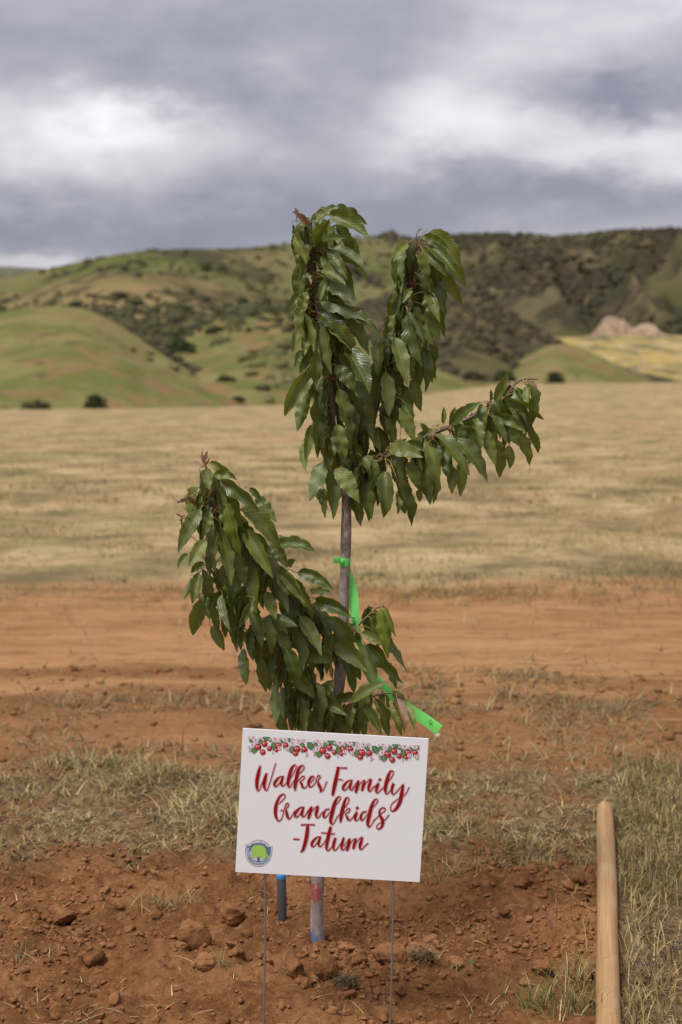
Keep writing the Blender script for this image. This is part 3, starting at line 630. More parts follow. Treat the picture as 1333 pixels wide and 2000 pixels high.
tuft('dry_grass_tuft', 905, 1895, 22, .02, .02, .05, .6, 'few yellowish leaves on the soil right of the dark clump', 'grass tuft', 406, w=(.004, .008))
tuft('dry_grass_tuft', 560, 1905, 30, .03, .02, .06, .5, 'few green and pale shoots beside the rounded clods', 'grass tuft', 407)
tuft('dry_grass_tuft', 850, 1730, 60, .03, .03, .09, .15, 'dry wisps at the lower right corner of the sign', 'grass tuft', 408)
tuft('green_tuft', 1040, 1990, 50, .022, .04, .10, .8, 'fresh green tuft at the bottom edge left of the pole', 'grass tuft', 409, lean=.35)
tuft('dry_grass_tuft', 960, 1985, 46, .05, .03, .09, .1, 'loose dry stalks near the bottom edge right of the sign', 'grass tuft', 410, lean=1.2)
# dried lavender-grey flower head in the grass right of the pole
M_DRYF = plain('dried_flower', (.19, .145, .12), .9, .1, .35, 90)
def dried_flower(px, py, lab, seed):
    g = G(px, py + 60); root = empty('dried_flower', (g.x, g.y, gh(g.x, g.y))); tag(root, lab, 'dried flower'); r = np.random.default_rng(seed)
    top = P(px, py, g.y); ht = top.z - gh(g.x, g.y); st = tube(np.array([[0, 0, -.01], [.01, 0, ht * .5], [0, 0, ht * .9]]), [.0018, .0015, .001], 5)
    mesh_obj('stem', st[0], st[1], M_TWIG, root)
    for k in range(6):
        c = np.array([r.uniform(-.045, .045), r.uniform(-.02, .02), ht + r.uniform(-.05, .02)]); parts = [tube(np.array([[0, 0, ht * .7], c]), [.001, .0008], 4)]
        V = []; F = []
        for q in range(34):
            d = r.normal(size=3); d /= np.linalg.norm(d); p_ = c + d * .008 * r.uniform(.5, 1.1); u = np.cross(d, r.normal(size=3)); u /= np.linalg.norm(u); o_ = len(V)
            V += [p_ - u * .003, p_ + d * .006, p_ + u * .003]; F.append((o_, o_ + 1, o_ + 2))
        v, f, _ = join(parts + [(V, F)]); mesh_obj('flower_head', v, f, M_DRYF, root)
dried_flower(1266, 1868, 'greyish purple dried flower cluster in the grass right of the pole', 411)
dried_flower(1312, 1828, 'fainter dried purple flower behind the larger one at the right edge', 412)

# ================================================================== WOODEN POLE
def mat_pole():
    m, nt, bs = newmat('peeled_wood'); bs.inputs['Roughness'].default_value = .62; bs.inputs['Specular IOR Level'].default_value = .25
    g = nd(nt, 'ShaderNodeTexCoord').outputs['Object']
    mp = nd(nt, 'ShaderNodeMapping', i_Vector=g); mp.inputs['Scale'].default_value = (62, 62, 1.5)
    a = noise(nt, mp.outputs[0], 1.0, 6, .62, .8); mp2 = nd(nt, 'ShaderNodeMapping', i_Vector=g); mp2.inputs['Scale'].default_value = (9, 9, 3)
    c = noise(nt, mp2.outputs[0], 1.0, 4, .55, .3); mp3 = nd(nt, 'ShaderNodeMapping', i_Vector=g); mp3.inputs['Scale'].default_value = (110, 110, 3.5)
    e = noise(nt, mp3.outputs[0], 1.0, 4, .6)
    col = ramp(nt, a, [(.3, (0.295, 0.160, 0.066)), (.5, (0.377, 0.223, 0.100)), (.7, (0.459, 0.300, 0.152))])
    col = mixc(nt, mth(nt, 'MULTIPLY', sstep(nt, c, .5, .7), .5), col, (0.377, 0.210, 0.087))
    col = mixc(nt, mth(nt, 'MULTIPLY', sstep(nt, c, .46, .3), .45), col, (0.492, 0.344, 0.189))
    col = mixc(nt, mth(nt, 'MULTIPLY', sstep(nt, e, .64, .74), .65), col, (0.164, 0.095, 0.049))
    nt.links.new(col, bs.inputs['Base Color'])
    bp = nd(nt, 'ShaderNodeBump', i_Height=mth(nt, 'ADD', a, mth(nt, 'MULTIPLY', e, .5)), i_Strength=.35, i_Distance=.004); nt.links.new(bp.outputs[0], bs.inputs['Normal']); return m
tip = Vector((1.128, 6.22)); but = Vector((.672, 3.57)); plen = (tip - but).length; R0 = .0360
pole = empty('wooden_pole', (but.x, but.y, gh(but.x, but.y) + R0 + .004)); tag(pole, 'peeled round wooden pole with bullet shaped end lying beside the dug soil', 'pole')
pth, rad = [], []
for i in range(46):
    t = i / 45; z = t * (plen - .13)
    pth.append((.002 * sin(t * 7), .002 * cos(t * 5), z)); rad.append(R0 * (1 + .018 * sin(t * 23) + .02 * sin(t * 9 + 1)) * (1.0 - .03 * t))
e = np.array(pth[-1]); rb = rad[-1]
for k_, rr_ in ((.03, .985), (.055, .90), (.085, .66), (.105, .42), (.12, .2), (.127, .05)):
    pth.append((e[0], e[1], e[2] + k_)); rad.append(rb * rr_)
v, f = tube(pth, rad, 28)
shaft = mesh_obj('shaft', v, f, mat_pole(), pole)
dz = gh(tip.x, tip.y) - gh(but.x, but.y)
dirv = Vector((tip.x - but.x, tip.y - but.y, dz)).normalized(); pole.rotation_mode = 'QUATERNION'; pole.rotation_quaternion = dirv.to_track_quat('Z', 'Y')
M_KNOT = plain('wood_knot', (.30, .15, .06), .7, .2, .3, 90)
def knot(t, ang, s):
    base = np.array([cos(ang) * R0 * .975, sin(ang) * R0 * .975, t * plen]); V, F = blob(ICO2, int(t * 100), .2, 0)
    V = V * np.array([s, s, s * .45]); n_ = np.array([cos(ang), sin(ang), 0]); V = V - np.outer(V @ n_, n_) * .8
    np_mesh('knot', V + base, F, M_KNOT, pole)
knot(.32, -pi / 2 + pi * .95, .009)
# ================================================================== GREY PIPE (irrigation riser) behind the sign
M_PIPE = plain('grey_plastic', (0.060, 0.062, 0.068), .45, .4, .12, 40); M_BLUE = plain('blue_plastic', (0.044, 0.240, 0.576), .4, .4, .08, 40); M_BLK = plain('black_plastic', (0.016, 0.016, 0.018), .5, .4, .1, 40)
pb = G(552, 1802); pipe = empty('riser_pipe', (pb.x, pb.y, gh(pb.x, pb.y))); tag(pipe, 'dark grey upright pipe with blue ring standing behind the sign', 'pipe')
top = P(550, 1716, pb.y); lx = top.x - pb.x; hz = top.z - gh(pb.x, pb.y); rp_ = .0155
def seg(z0, z1, r_, mat, nm):
    v, f = tube([(lx * z0 / hz, 0, z0), (lx * z0 / hz * .999, 0, z0 + .002), (lx * z1 / hz, 0, z1 - .002), (lx * z1 / hz, 0, z1)], [r_ * .96, r_, r_, r_ * .96], 24); return mesh_obj(nm, v, f, mat, pipe)
seg(-.05, hz - .001, rp_, M_PIPE, 'pipe_shaft'); seg(hz, hz + .017, rp_ * 1.06, M_BLUE, 'blue_ring'); seg(hz + .0175, hz + .05, rp_ * 1.0, M_BLK, 'pipe_cap')

# ================================================================== CHERRY SAPLING
rt = random.Random(5)
def mat_bark():
    m, nt, bs = newmat('cherry_bark'); bs.inputs['Roughness'].default_value = .6; bs.inputs['Specular IOR Level'].default_value = .3
    pos = nd(nt, 'ShaderNodeTexCoord').outputs['Object']; z = nd(nt, 'ShaderNodeSeparateXYZ', i_0=pos).outputs[2]
    mp = nd(nt, 'ShaderNodeMapping', i_Vector=pos); mp.inputs['Scale'].default_value = (1, 1, .55)
    a = noise(nt, mp.outputs[0], 55, 5, .65); c = noise(nt, mp.outputs[0], 190, 3, .6); e = noise(nt, pos, 14, 4, .6)
    col = ramp(nt, a, [(.34, (.125, .092, .070)), (.5, (.235, .185, .150)), (.66, (.385, .325, .275))])
    col = mixc(nt, mth(nt, 'MULTIPLY', sstep(nt, c, .58, .68), .7), col, (0.328, 0.261, 0.234))
    col = mixc(nt, mth(nt, 'MULTIPLY', sstep(nt, e, .5, .68), .4), col, (0.179, 0.133, 0.117))
    # old paint marks: red band below the sign, blue smear at the foot, dusty grey between
    low = sstep(nt, z, .42, .22); wv = mth(nt, 'MULTIPLY', mth(nt, 'SUBTRACT', a, .5), .12)
    col = mixc(nt, mth(nt, 'MULTIPLY', low, .55), col, (0.281, 0.234, 0.218))
    xx = nd(nt, 'ShaderNodeSeparateXYZ', i_0=pos).outputs[0]; zw = mth(nt, 'ADD', z, wv)
    red = mth(nt, 'MULTIPLY', sstep(nt, zw, .165, .175), sstep(nt, zw, .235, .225)); red = mth(nt, 'MULTIPLY', red, sstep(nt, mth(nt, 'ADD', xx, mth(nt, 'MULTIPLY', wv, .5)), .012, .002))
    col = mixc(nt, mth(nt, 'MULTIPLY', mth(nt, 'MULTIPLY', red, sstep(nt, c, .66, .5)), .85), col, (0.328, 0.039, 0.031))
    blu = mth(nt, 'MULTIPLY', sstep(nt, zw, .085, .06), sstep(nt, mth(nt, 'ADD', xx, mth(nt, 'MULTIPLY', wv, .6)), .012, -.006))
    col = mixc(nt, mth(nt, 'MULTIPLY', blu, .75), col, (0.101, 0.172, 0.328))
    nt.links.new(col, bs.inputs['Base Color'])
    bp = nd(nt, 'ShaderNodeBump', i_Height=mth(nt, 'ADD', a, mth(nt, 'MULTIPLY', c, .5)), i_Strength=.55, i_Distance=.004); nt.links.new(bp.outputs[0], bs.inputs['Normal']); return m
M_BARK = mat_bark(); M_TWIGC = plain('cherry_twig', (.135, .095, .072), .55, .3, .35, 70, .3); M_BUD = plain('bud_scale', (.24, .105, .045), .6, .3, .4, 120)
def mat_leaf(name, c1, c2, tr, under, rough=.5):
    m, nt, bs = newmat(name); bs.inputs['Specular IOR Level'].default_value = .55
    uv = nd(nt, 'ShaderNodeUVMap').outputs[0]; sp = nd(nt, 'ShaderNodeSeparateXYZ', i_0=uv); U, Vv = sp.outputs[0], sp.outputs[1]
    au = mth(nt, 'ABSOLUTE', mth(nt, 'SUBTRACT', U, .5))
    ph = mth(nt, 'SUBTRACT', mth(nt, 'MULTIPLY', Vv, 11.0), mth(nt, 'MULTIPLY', mth(nt, 'POWER', au, .8), 7.0))
    fr = mth(nt, 'ABSOLUTE', mth(nt, 'SUBTRACT', mth(nt, 'FRACT', ph), .5))            # 0 on a lateral vein
    vein = sstep(nt, fr, .10, .0); mid = sstep(nt, au, .035, .008); vall = mth(nt, 'MAXIMUM', mth(nt, 'MULTIPLY', vein, .55), mid)
    obr = nd(nt, 'ShaderNodeObjectInfo').outputs['Random']; isl = nd(nt, 'ShaderNodeNewGeometry').outputs['Random Per Island']
    rnd = mth(nt, 'FRACT', mth(nt, 'ADD', obr, isl)); pos = nd(nt, 'ShaderNodeNewGeometry').outputs['Position']
    blt = noise(nt, pos, 28, 3, .6)
    col = mixc(nt, rnd, c1, c2); col = mixc(nt, mth(nt, 'MULTIPLY', sstep(nt, blt, .5, .75), .3), col, tuple(x * 1.35 for x in c2))
    col = mixc(nt, mth(nt, 'MULTIPLY', vall, .28), col, tuple(min(1, x * 1.7) for x in c2))
    bf = nd(nt, 'ShaderNodeNewGeometry').outputs['Backfacing']
    col = mixc(nt, bf, col, mixc(nt, mth(nt, 'MULTIPLY', vall, .5), under, tuple(x * 1.3 for x in under)))
    nt.links.new(col, bs.inputs['Base Color']); nt.links.new(mth(nt, 'ADD', rough - .13, mth(nt, 'MULTIPLY', rnd, .14)), bs.inputs['Roughness'])
    hgt_ = mth(nt, 'ADD', mth(nt, 'MULTIPLY', fr, .7), mth(nt, 'MULTIPLY', mth(nt, 'SUBTRACT', 1.0, mid), .5))
    bp = nd(nt, 'ShaderNodeBump', i_Height=hgt_, i_Strength=.35, i_Distance=.004); nt.links.new(bp.outputs[0], bs.inputs['Normal'])
    t = nd(nt, 'ShaderNodeBsdfTranslucent', i_Color=tr); mx = nd(nt, 'ShaderNodeMixShader', i_0=.20)
    nt.links.new(bs.outputs[0], mx.inputs[1]); nt.links.new(t.outputs[0], mx.inputs[2]); nt.links.new(mx.outputs[0], nt.nodes['Material Output'].inputs[0]); return m
M_LEAF = mat_leaf('cherry_leaf', (.042, .064, .009), (.160, .180, .034), (.26, .34, .03), (.15, .185, .065))
M_LEAFY = mat_leaf('cherry_leaf_young', (.115, .15, .016), (.165, .185, .03), (.34, .40, .04), (.16, .21, .07))
M_LEAFR = mat_leaf('cherry_leaf_new', (.15, .075, .022), (.18, .10, .03), (.30, .15, .04), (.17, .10, .045))
M_LEAFP = mat_leaf('cherry_tip_leaf', (.36, .20, .13), (.42, .25, .17), (.4, .2, .12), (.36, .22, .15))
M_PET = plain('petiole', (.29, .205, .08), .55, .3, .35, 60)
tb = P(624, 1856, TREE_Y)
tree = empty('cherry_sapling', tb); tag(tree, 'young cherry sapling with drooping green leaves planted in the red soil', 'sapling')
def px_path(pts): return np.array([(P(a, b_, TREE_Y + d) - tb)[:] for a, b_, d in pts])
BR = {
 'trunk': [(629,1890,0),(624,1852,0),(619,1800,0),(621,1720,0),(628,1600,.01),(645,1470,.01),(661,1350,.0),(668,1270,0),(673,1150,0),(677,1000,0),(673,930,0),(664,875,0)],
 'A': [(664,878,0),(655,820,-.01),(646,745,-.02),(634,672,-.03),(620,600,-.03),(614,520,-.03),(611,470,-.03),(607,440,-.03),(611,424,-.03)],
 'B': [(668,945,0),(700,893,.03),(733,805,.05),(752,720,.06),(772,655,.06),(792,598,.05),(804,535,.05),(811,485,.04),(813,462,.04)],
 'C': [(674,955,0),(712,918,-.03),(752,895,-.05),(830,853,-.07),(884,832,-.08),(950,800,-.10),(985,778,-.10),(1005,752,-.10),(1022,741,-.10),(1050,741,-.10)],
 'D': [(648,1440,0),(626,1380,-.06),(600,1345,-.10),(575,1313,-.14),(540,1268,-.18),(507,1225,-.21),(470,1180,-.23),(432,1142,-.25),(405,1100,-.26)],
 'E': [(655,1285,-.01),(640,1250,-.06),(600,1195,-.11),(574,1165,-.14),(532,1108,-.18),(490,1060,-.21),(450,1015,-.23),(427,990,-.24),(417,960,-.25),(407,925,-.25),(400,905,-.25)],
 'Fb': [(650,1400,0),(678,1383,-.05),(705,1372,-.07),(738,1357,-.08),(765,1354,-.08),(790,1364,-.08)],
 'Gb': [(662,1290,0),(680,1250,.0),(700,1222,.0),(722,1200,.0),(740,1186,.0),(752,1186,.0)],
}
RAD = {'trunk': (.0235, .0145), 'A': (.0125, .004), 'B': (.0115, .004), 'C': (.009, .002), 'D': (.010, .0035), 'E': (.010, .003), 'Fb': (.006, .0016), 'Gb': (.005, .0016)}
LBL = {'A': 'upright leader, tallest of the shoots', 'B': 'upright shoot right of the tallest leader', 'C': 'shoot reaching out to the right', 'D': 'lower left branch nearest the sign', 'E': 'upper of the two branches reaching left', 'Fb': 'short twig just above the sign pointing right', 'Gb': 'short twig beside the trunk under the green ribbon'}
paths = {}; brobj = {}
def nodes_on(key): return []
NODES = {'A': [(601,457),(613,489),(602,525),(626,537),(605,561),(608,609),(634,678),(637,633),(634,717),(653,740)],
 'B': [(814,484),(796,532),(808,558),(790,598),(760,646),(742,726)], 'C': [(750,895),(844,859),(880,842),(950,803),(780,862)],
 'D': [(491,1223),(555,1290),(627,1390),(432,1143)], 'E': [(416,962),(424,1000),(491,1082),(523,1128),(574,1170),(654,1274)], 'Fb': [(681,1380)], 'Gb': [(690,1232)]}
for key, pts in BR.items():
    p = catmull(px_path(pts), 6); paths[key] = p
    r0, r1 = RAD[key]; n = len(p); tt = np.linspace(0, 1, n)
    if key == 'trunk': rad = r0 + (r1 - r0) * tt + .006 * np.exp(-tt * 30)
    else: rad = r0 + (r1 - r0) * tt ** .8
    v, f = tube(p, rad * (1 + .05 * np.sin(tt * 60 + r0 * 999)), 18 if key == 'trunk' else 10, wob=.03, rng=rt)
    parts = [(v, f, 0)]
    for (nx_, ny_) in NODES.get(key, []):
        c0 = np.array((P(nx_, ny_, TREE_Y) - tb)[:]); i = np.argmin(np.abs(p[:, 2] - c0[2]) + np.abs(p[:, 0] - c0[0])); dep = p[i, 1]
        c0 = np.array((P(nx_, ny_, TREE_Y + dep - .012) - tb)[:])
        parts.append((*tube(np.array([p[i], (p[i] + c0) / 2 + np.array([0, -.004, .003]), c0]), [.005, .0045, .004], 7), 1))
        for q in range(9):
            d = np.array([rt.gauss(0, 1), rt.gauss(-.4, .8), rt.gauss(.3, .8)]); d /= np.linalg.norm(d); s_ = rt.uniform(.009, .018)
            parts.append((*tube(np.array([c0, c0 + d * s_ * .6, c0 + d * s_]), [.0028, .0022, .0004], 5), 1))
    V, F, MI = join(parts)
    o = mesh_obj('trunk' if key == 'trunk' else 'branch', V, F, [M_BARK if key in ('trunk',) else M_TWIGC, M_BUD], tree, mi=MI)
    if key in LBL: o['label'] = LBL[key]
    brobj[key] = o
allp = np.vstack([paths[k] for k in paths]); allk = sum([[k] * len(paths[k]) for k in paths], [])
anch = {k: [np.array((P(a, b_, TREE_Y) - tb)[:]) for a, b_ in NODES.get(k, [])] for k in paths}

def leaf_geo(B, T, wid, bowv, twist, seed, pet_from=None, cup=.25, serr=.05, side=1, tipdroop=0.0):
    """blade from B to T with real width wid; returns verts, faces, material ids, uvs. Spine bows by bowv; surface twisted by 'twist' about the spine"""
    r = random.Random(seed); N = 14
    B = np.array(B); T = np.array(T); L = np.linalg.norm(T - B); C = (B + T) / 2 + bowv
    ts = np.linspace(0, 1, N + 1); sp = np.array([(1 - t) ** 2 * B + 2 * t * (1 - t) * C + t * t * T for t in ts])
    sp += np.outer(ts ** 3 * L * r.uniform(-.16, .10), np.array([.2, -1, .1]))
    if r.random() < .6: sp += np.outer(np.sin(ts * pi * 2) * L * .02 * r.uniform(-1, 1), np.array([.6, -.8, 0]))
    V = []; UV = []; F = []; MI = []
    wavea, wavep = r.uniform(.05, .13) * wid, r.uniform(0, 6); wf = r.uniform(2.2, 4.2); tw2 = r.uniform(-.9, .9); fold = r.uniform(.35, 1.15)
    asym = r.uniform(-.06, .06)
    for i, t in enumerate(ts):
        tan = sp[min(i + 1, N)] - sp[max(i - 1, 0)]; tan /= np.linalg.norm(tan) + 1e-9
        view = np.array([0, -1.0, .18]); w_ = np.cross(tan, view); nn = np.linalg.norm(w_)
        w_ = w_ / nn if nn > 1e-4 else np.array([1.0, 0, 0]); nrm = np.cross(w_, tan)
        if nrm @ view < 0: nrm = -nrm
        a = twist + tw2 * (t - .5); wd = w_ * cos(a) + nrm * sin(a); nm = nrm * cos(a) - w_ * sin(a)
        prof = (t ** .62 * (1 - t) ** .92) / .447
        prof = max(prof, .012); hw = wid * .5 * prof
        se = 1 + (serr if i % 2 else -serr) * (0 if t < .1 else 1)
        for k, u in enumerate((-1, -.5, 0, .5, 1)):
            q = hw * (se if abs(u) == 1 else 1) * (1 + asym * u)
            up = fold * abs(u) * q + wavea * abs(u) ** 1.5 * sin(t * wf * 2 * pi + wavep + (1.5 if u > 0 else 0)) * min(1, prof * 1.5)
            if abs(u) == 1: up -= q * .10
            V.append(sp[i] + wd * u * q + nm * up * side); UV.append((.5 + u * .5 * prof, t))
    for i in range(N):
        for k in range(4):
            a0 = i * 5 + k; F.append((a0, a0 + 1, a0 + 6, a0 + 5)); MI.append(0)
    # outward orientation: upper face towards the viewer side
    fn = np.cross(V[6] - V[5], V[10] - V[5]); want = np.array([0, -1.0, .18])
    if (fn @ want < 0) == (side > 0): F = [tuple(reversed(f)) for f in F]
    if pet_from is not None:
        A = np.array(pet_from); tan0 = (sp[1] - sp[0]); tan0 /= np.linalg.norm(tan0); dist = np.linalg.norm(B - A)
        mid1 = A + (B - A) * .45 + np.array([0, 0, min(.02, dist * .28)]); mid2 = B - tan0 * min(.012, dist * .3)
        pv, pf = tube(catmull([A, mid1, mid2, B + tan0 * .004], 3), np.linspace(.0015, .0011, 10), 5, cap=False); o = len(V)
        V += list(pv); UV += [(.5, 0)] * len(pv); F += [tuple(q + o for q in f_) for f_ in pf]; MI += [1] * len(pf)
    return V, F, MI, UV
def anchor(B, key, rng):
    pth_ = paths[key]; d = np.linalg.norm(pth_ - B, axis=1); i = int(np.argmin(d)); best = pth_[i]; bd = d[i]
    for c in anch[key]:
        j = int(np.argmin(np.abs(pth_[:, 2] - c[2]) + np.abs(pth_[:, 0] - c[0]))); cc = np.array([c[0], pth_[j, 1] - .012, c[2]])
        dd = np.linalg.norm(cc - B)
        if dd < bd + .03: best, bd = cc, dd
    return best, bd
def branch_depth(px, py, keys):
    q = np.array((P(px, py, TREE_Y) - tb)[:]); bk, bd, by = None, 9, 0
    for k in keys:
        p = paths[k]; d = np.hypot(p[:, 0] - q[0], p[:, 2] - q[2]); i = int(np.argmin(d))
        if d[i] < bd: bk, bd, by = k, d[i], p[i, 1]
    return bk, by
LAY = {'F': -.070, 'M': -.012, 'B': .06}
count = [0]
def add_leaf(bx, by, tx, ty, w, lay, keys, kind='g', rng=rt):
    key, dep = branch_depth(bx, by, keys)
    d0 = dep + LAY[lay] * .75 + rng.uniform(-.018, .018); d1 = dep + LAY[lay] + rng.uniform(-.03, .03) - (.012 if lay == 'F' else 0)
    B = np.array((P(bx, by, TREE_Y + d0) - tb)[:]); T = np.array((P(tx, ty, TREE_Y + d1) - tb)[:])
    T = T + (T - B) * .10; L = np.linalg.norm(T - B); vis = 1.06 * w / (FPX / TREE_Y); W = max(vis * 1.05, L * .37) * rng.uniform(.9, 1.08); W = min(W, L * .52 if L > .04 else W)
    tw = math.acos(min(1, vis / W)) * rng.choice([-1, 1]) * .9
    hor = abs(T[0] - B[0]) / L; bow = np.array([0, -.06 * L, .04 * L + .16 * L * hor]) if T[2] < B[2] else np.array([rng.uniform(-.04, .04) * L, -.08 * L, .06 * L])
    A, ad = anchor(B, key, rng)
    if ad > .16: A = B + (A - B) * .16 / ad
    mat = {'g': M_LEAF, 'y': M_LEAFY, 'r': M_LEAFR, 'p': M_LEAFP}[kind]
    side = -1 if (kind == 'g' and rng.random() < .07) else 1
    V, F, MI, UV = leaf_geo(B, T, W, bow, tw, rng.randrange(10 ** 6), A, side=side)
    V = [q - B for q in V]
    o = mesh_obj('leaf', V, F, [mat, M_PET], brobj[key], loc=B, mi=MI, uv=UV); count[0] += 1
    return o
def crop(x0, y0, s, rows, keys):
    for row in rows:
        bx, by, tx, ty, w, lay = row[:6]; kind = row[6] if len(row) > 6 else 'g'
        add_leaf(x0 + bx * s, y0 + by * s, x0 + tx * s, y0 + ty * s, w * s * 1.12, lay, keys, kind)
crop(550, 390, .15, [(385,300,745,95,150,'M'),(620,190,1095,490,220,'F'),(630,140,1070,310,150,'M'),(440,590,610,290,200,'F'),(450,600,800,500,110,'F'),
 (640,350,790,500,150,'M'),(720,300,930,700,160,'M'),(900,480,1000,780,100,'B'),(590,630,1070,920,170,'F'),(600,680,840,1010,160,'F'),(760,700,1100,1025,160,'M'),
 (440,810,830,1040,150,'M'),(520,930,810,1100,150,'F'),(560,1000,905,1310,210,'F'),(600,1040,510,1300,110,'F'),(620,1150,740,1290,80,'M'),(820,860,930,1180,120,'M'),
 (800,1000,940,1255,120,'M'),(175,480,310,820,140,'F','y'),(150,320,180,570,60,'M'),(300,640,380,870,120,'M'),(240,450,330,620,120,'B'),(300,970,380,1100,60,'F'),
 (205,890,170,1190,100,'M'),(230,1190,110,1410,110,'M'),(330,1200,230,1480,150,'F','y'),(250,950,240,1200,90,'B'),(340,1330,250,1620,130,'B'),(365,360,165,170,90,'F','r'),
 (195,250,175,120,35,'F','p'),(500,1330,1060,1560,150,'F'),(600,1300,1215,1650,130,'M'),(800,1470,1250,1790,150,'F'),(510,1490,880,1850,220,'F'),(600,1640,950,1990,210,'F'),
 (555,1640,640,2225,130,'F'),(300,1480,400,1950,90,'F'),(380,1530,480,1850,130,'M'),(260,1650,160,1960,120,'M'),(330,1750,300,2010,150,'M','y'),(850,1560,1110,2000,190,'M'),
 (620,1450,860,1610,120,'M')], ['A'])
crop(550, 680, .175, [(390,20,330,520,150,'F'),(440,30,420,400,90,'M'),(280,240,70,710,190,'F'),(300,500,190,890,160,'M'),(230,30,160,190,90,'M'),(280,60,215,260,90,'B'),
 (600,200,820,480,170,'F'),(640,60,800,310,120,'M'),(720,0,960,460,220,'F'),(640,450,770,1090,140,'F'),(640,440,810,820,120,'M'),(700,420,900,1060,130,'M'),(820,360,1020,800,150,'F'),
 (380,450,380,1080,130,'F'),(350,850,280,1220,130,'F'),(250,1060,270,1350,110,'M'),(450,770,450,1170,160,'M'),(620,850,710,1240,170,'F'),(470,1260,330,1670,190,'F'),
 (600,1350,850,1690,220,'F'),(900,1220,1090,1520,160,'F'),(500,1300,570,1860,170,'M'),(470,1560,490,1870,90,'B'),(800,1650,880,1960,140,'M'),(900,1450,1000,1870,190,'M'),
 (420,1500,460,1740,100,'B'),(800,1050,820,1300,90,'M'),(900,700,1020,1000,130,'M'),(950,870,1100,1130,120,'M'),(930,900,940,1190,110,'M'),(680,1180,780,1400,150,'M'),
 (860,1240,880,1400,60,'M'),(500,550,480,760,70,'B')], ['A', 'trunk'])
crop(720, 430, .2, [(380,230,260,390,100,'F','y'),(400,300,410,420,90,'M'),(590,120,890,420,210,'M'),(530,160,765,290,110,'F'),(580,240,820,490,140,'F'),(560,330,760,530,120,'F'),
 (470,460,640,450,60,'M'),(620,450,900,790,140,'M'),(770,380,935,630,130,'M','y'),(520,500,730,890,160,'M'),(480,530,640,720,120,'F'),(700,580,745,1100,140,'B'),
 (550,730,640,940,100,'F'),(570,700,690,970,110,'F'),(390,920,520,1390,120,'F'),(400,890,550,1170,90,'F'),(490,930,610,1200,150,'M'),(560,870,680,1170,130,'M'),
 (410,680,340,800,105,'F'),(290,490,310,700,80,'M'),(350,540,320,720,90,'M'),(300,730,240,990,90,'M'),(300,780,280,1010,60,'M'),(110,1140,100,1480,125,'F'),(230,1090,150,1270,90,'F'),
 (250,1140,370,1570,160,'F'),(330,950,330,1180,90,'M'),(170,1480,200,1880,150,'F'),(70,1530,60,1880,130,'M'),(130,1660,120,1980,50,'M'),(400,1390,440,1560,70,'F'),
 (460,1340,510,1600,140,'M'),(410,1560,510,1840,130,'M'),(530,1230,560,1640,120,'M'),(590,1270,650,1530,110,'M'),(600,1200,660,1370,80,'M'),(560,1400,620,1570,80,'B'),
 (280,1600,400,1900,160,'B'),(250,1750,330,2000,150,'M'),(360,1800,440,2100,140,'F'),(230,1480,330,1700,120,'M'),(490,340,540,420,70,'M'),(480,125,525,90,22,'F','y')], ['B'])
crop(700, 720, .27757, [(215,570,430,620,125,'F'),(345,660,430,840,90,'F'),(500,550,590,830,95,'F'),(540,460,765,730,105,'F'),(690,400,820,530,90,'M'),(700,490,900,770,115,'F'),
 (820,340,860,570,75,'F'),(870,360,890,470,50,'M'),(900,430,960,660,85,'F'),(930,330,1035,510,65,'F'),(950,320,1165,440,75,'F'),(1000,360,1130,540,95,'M'),(1020,210,1290,345,55,'F'),
 (1080,280,1225,430,80,'M'),(960,230,1040,40,70,'F'),(930,220,935,150,25,'M'),(640,400,860,250,80,'F'),(650,370,680,280,65,'M'),(600,390,600,280,40,'M'),(490,440,440,390,40,'M'),
 (1110,440,1210,660,90,'M'),(1200,420,1270,580,70,'M'),(980,500,1000,745,110,'M'),(1060,540,1070,690,90,'M'),(730,640,720,880,90,'M'),(620,560,640,770,90,'M'),(640,680,665,865,80,'M'),
 (530,760,530,940,45,'M'),(480,720,500,940,90,'M'),(270,770,375,1080,95,'F'),(200,720,190,1020,125,'F'),(280,860,280,1010,50,'M'),(330,530,480,590,100,'M'),(430,850,430,930,50,'M'),
 (1120,180,1130,250,40,'M','y'),(1190,120,1200,290,45,'F','y'),(1180,95,1260,150,30,'F','r'),(740,500,800,650,90,'M'),(560,540,580,650,50,'M'),(400,680,480,880,90,'M'),
 (240,700,340,850,110,'B'),(300,300,380,500,100,'M'),(290,880,330,1010,70,'B')], ['C'])
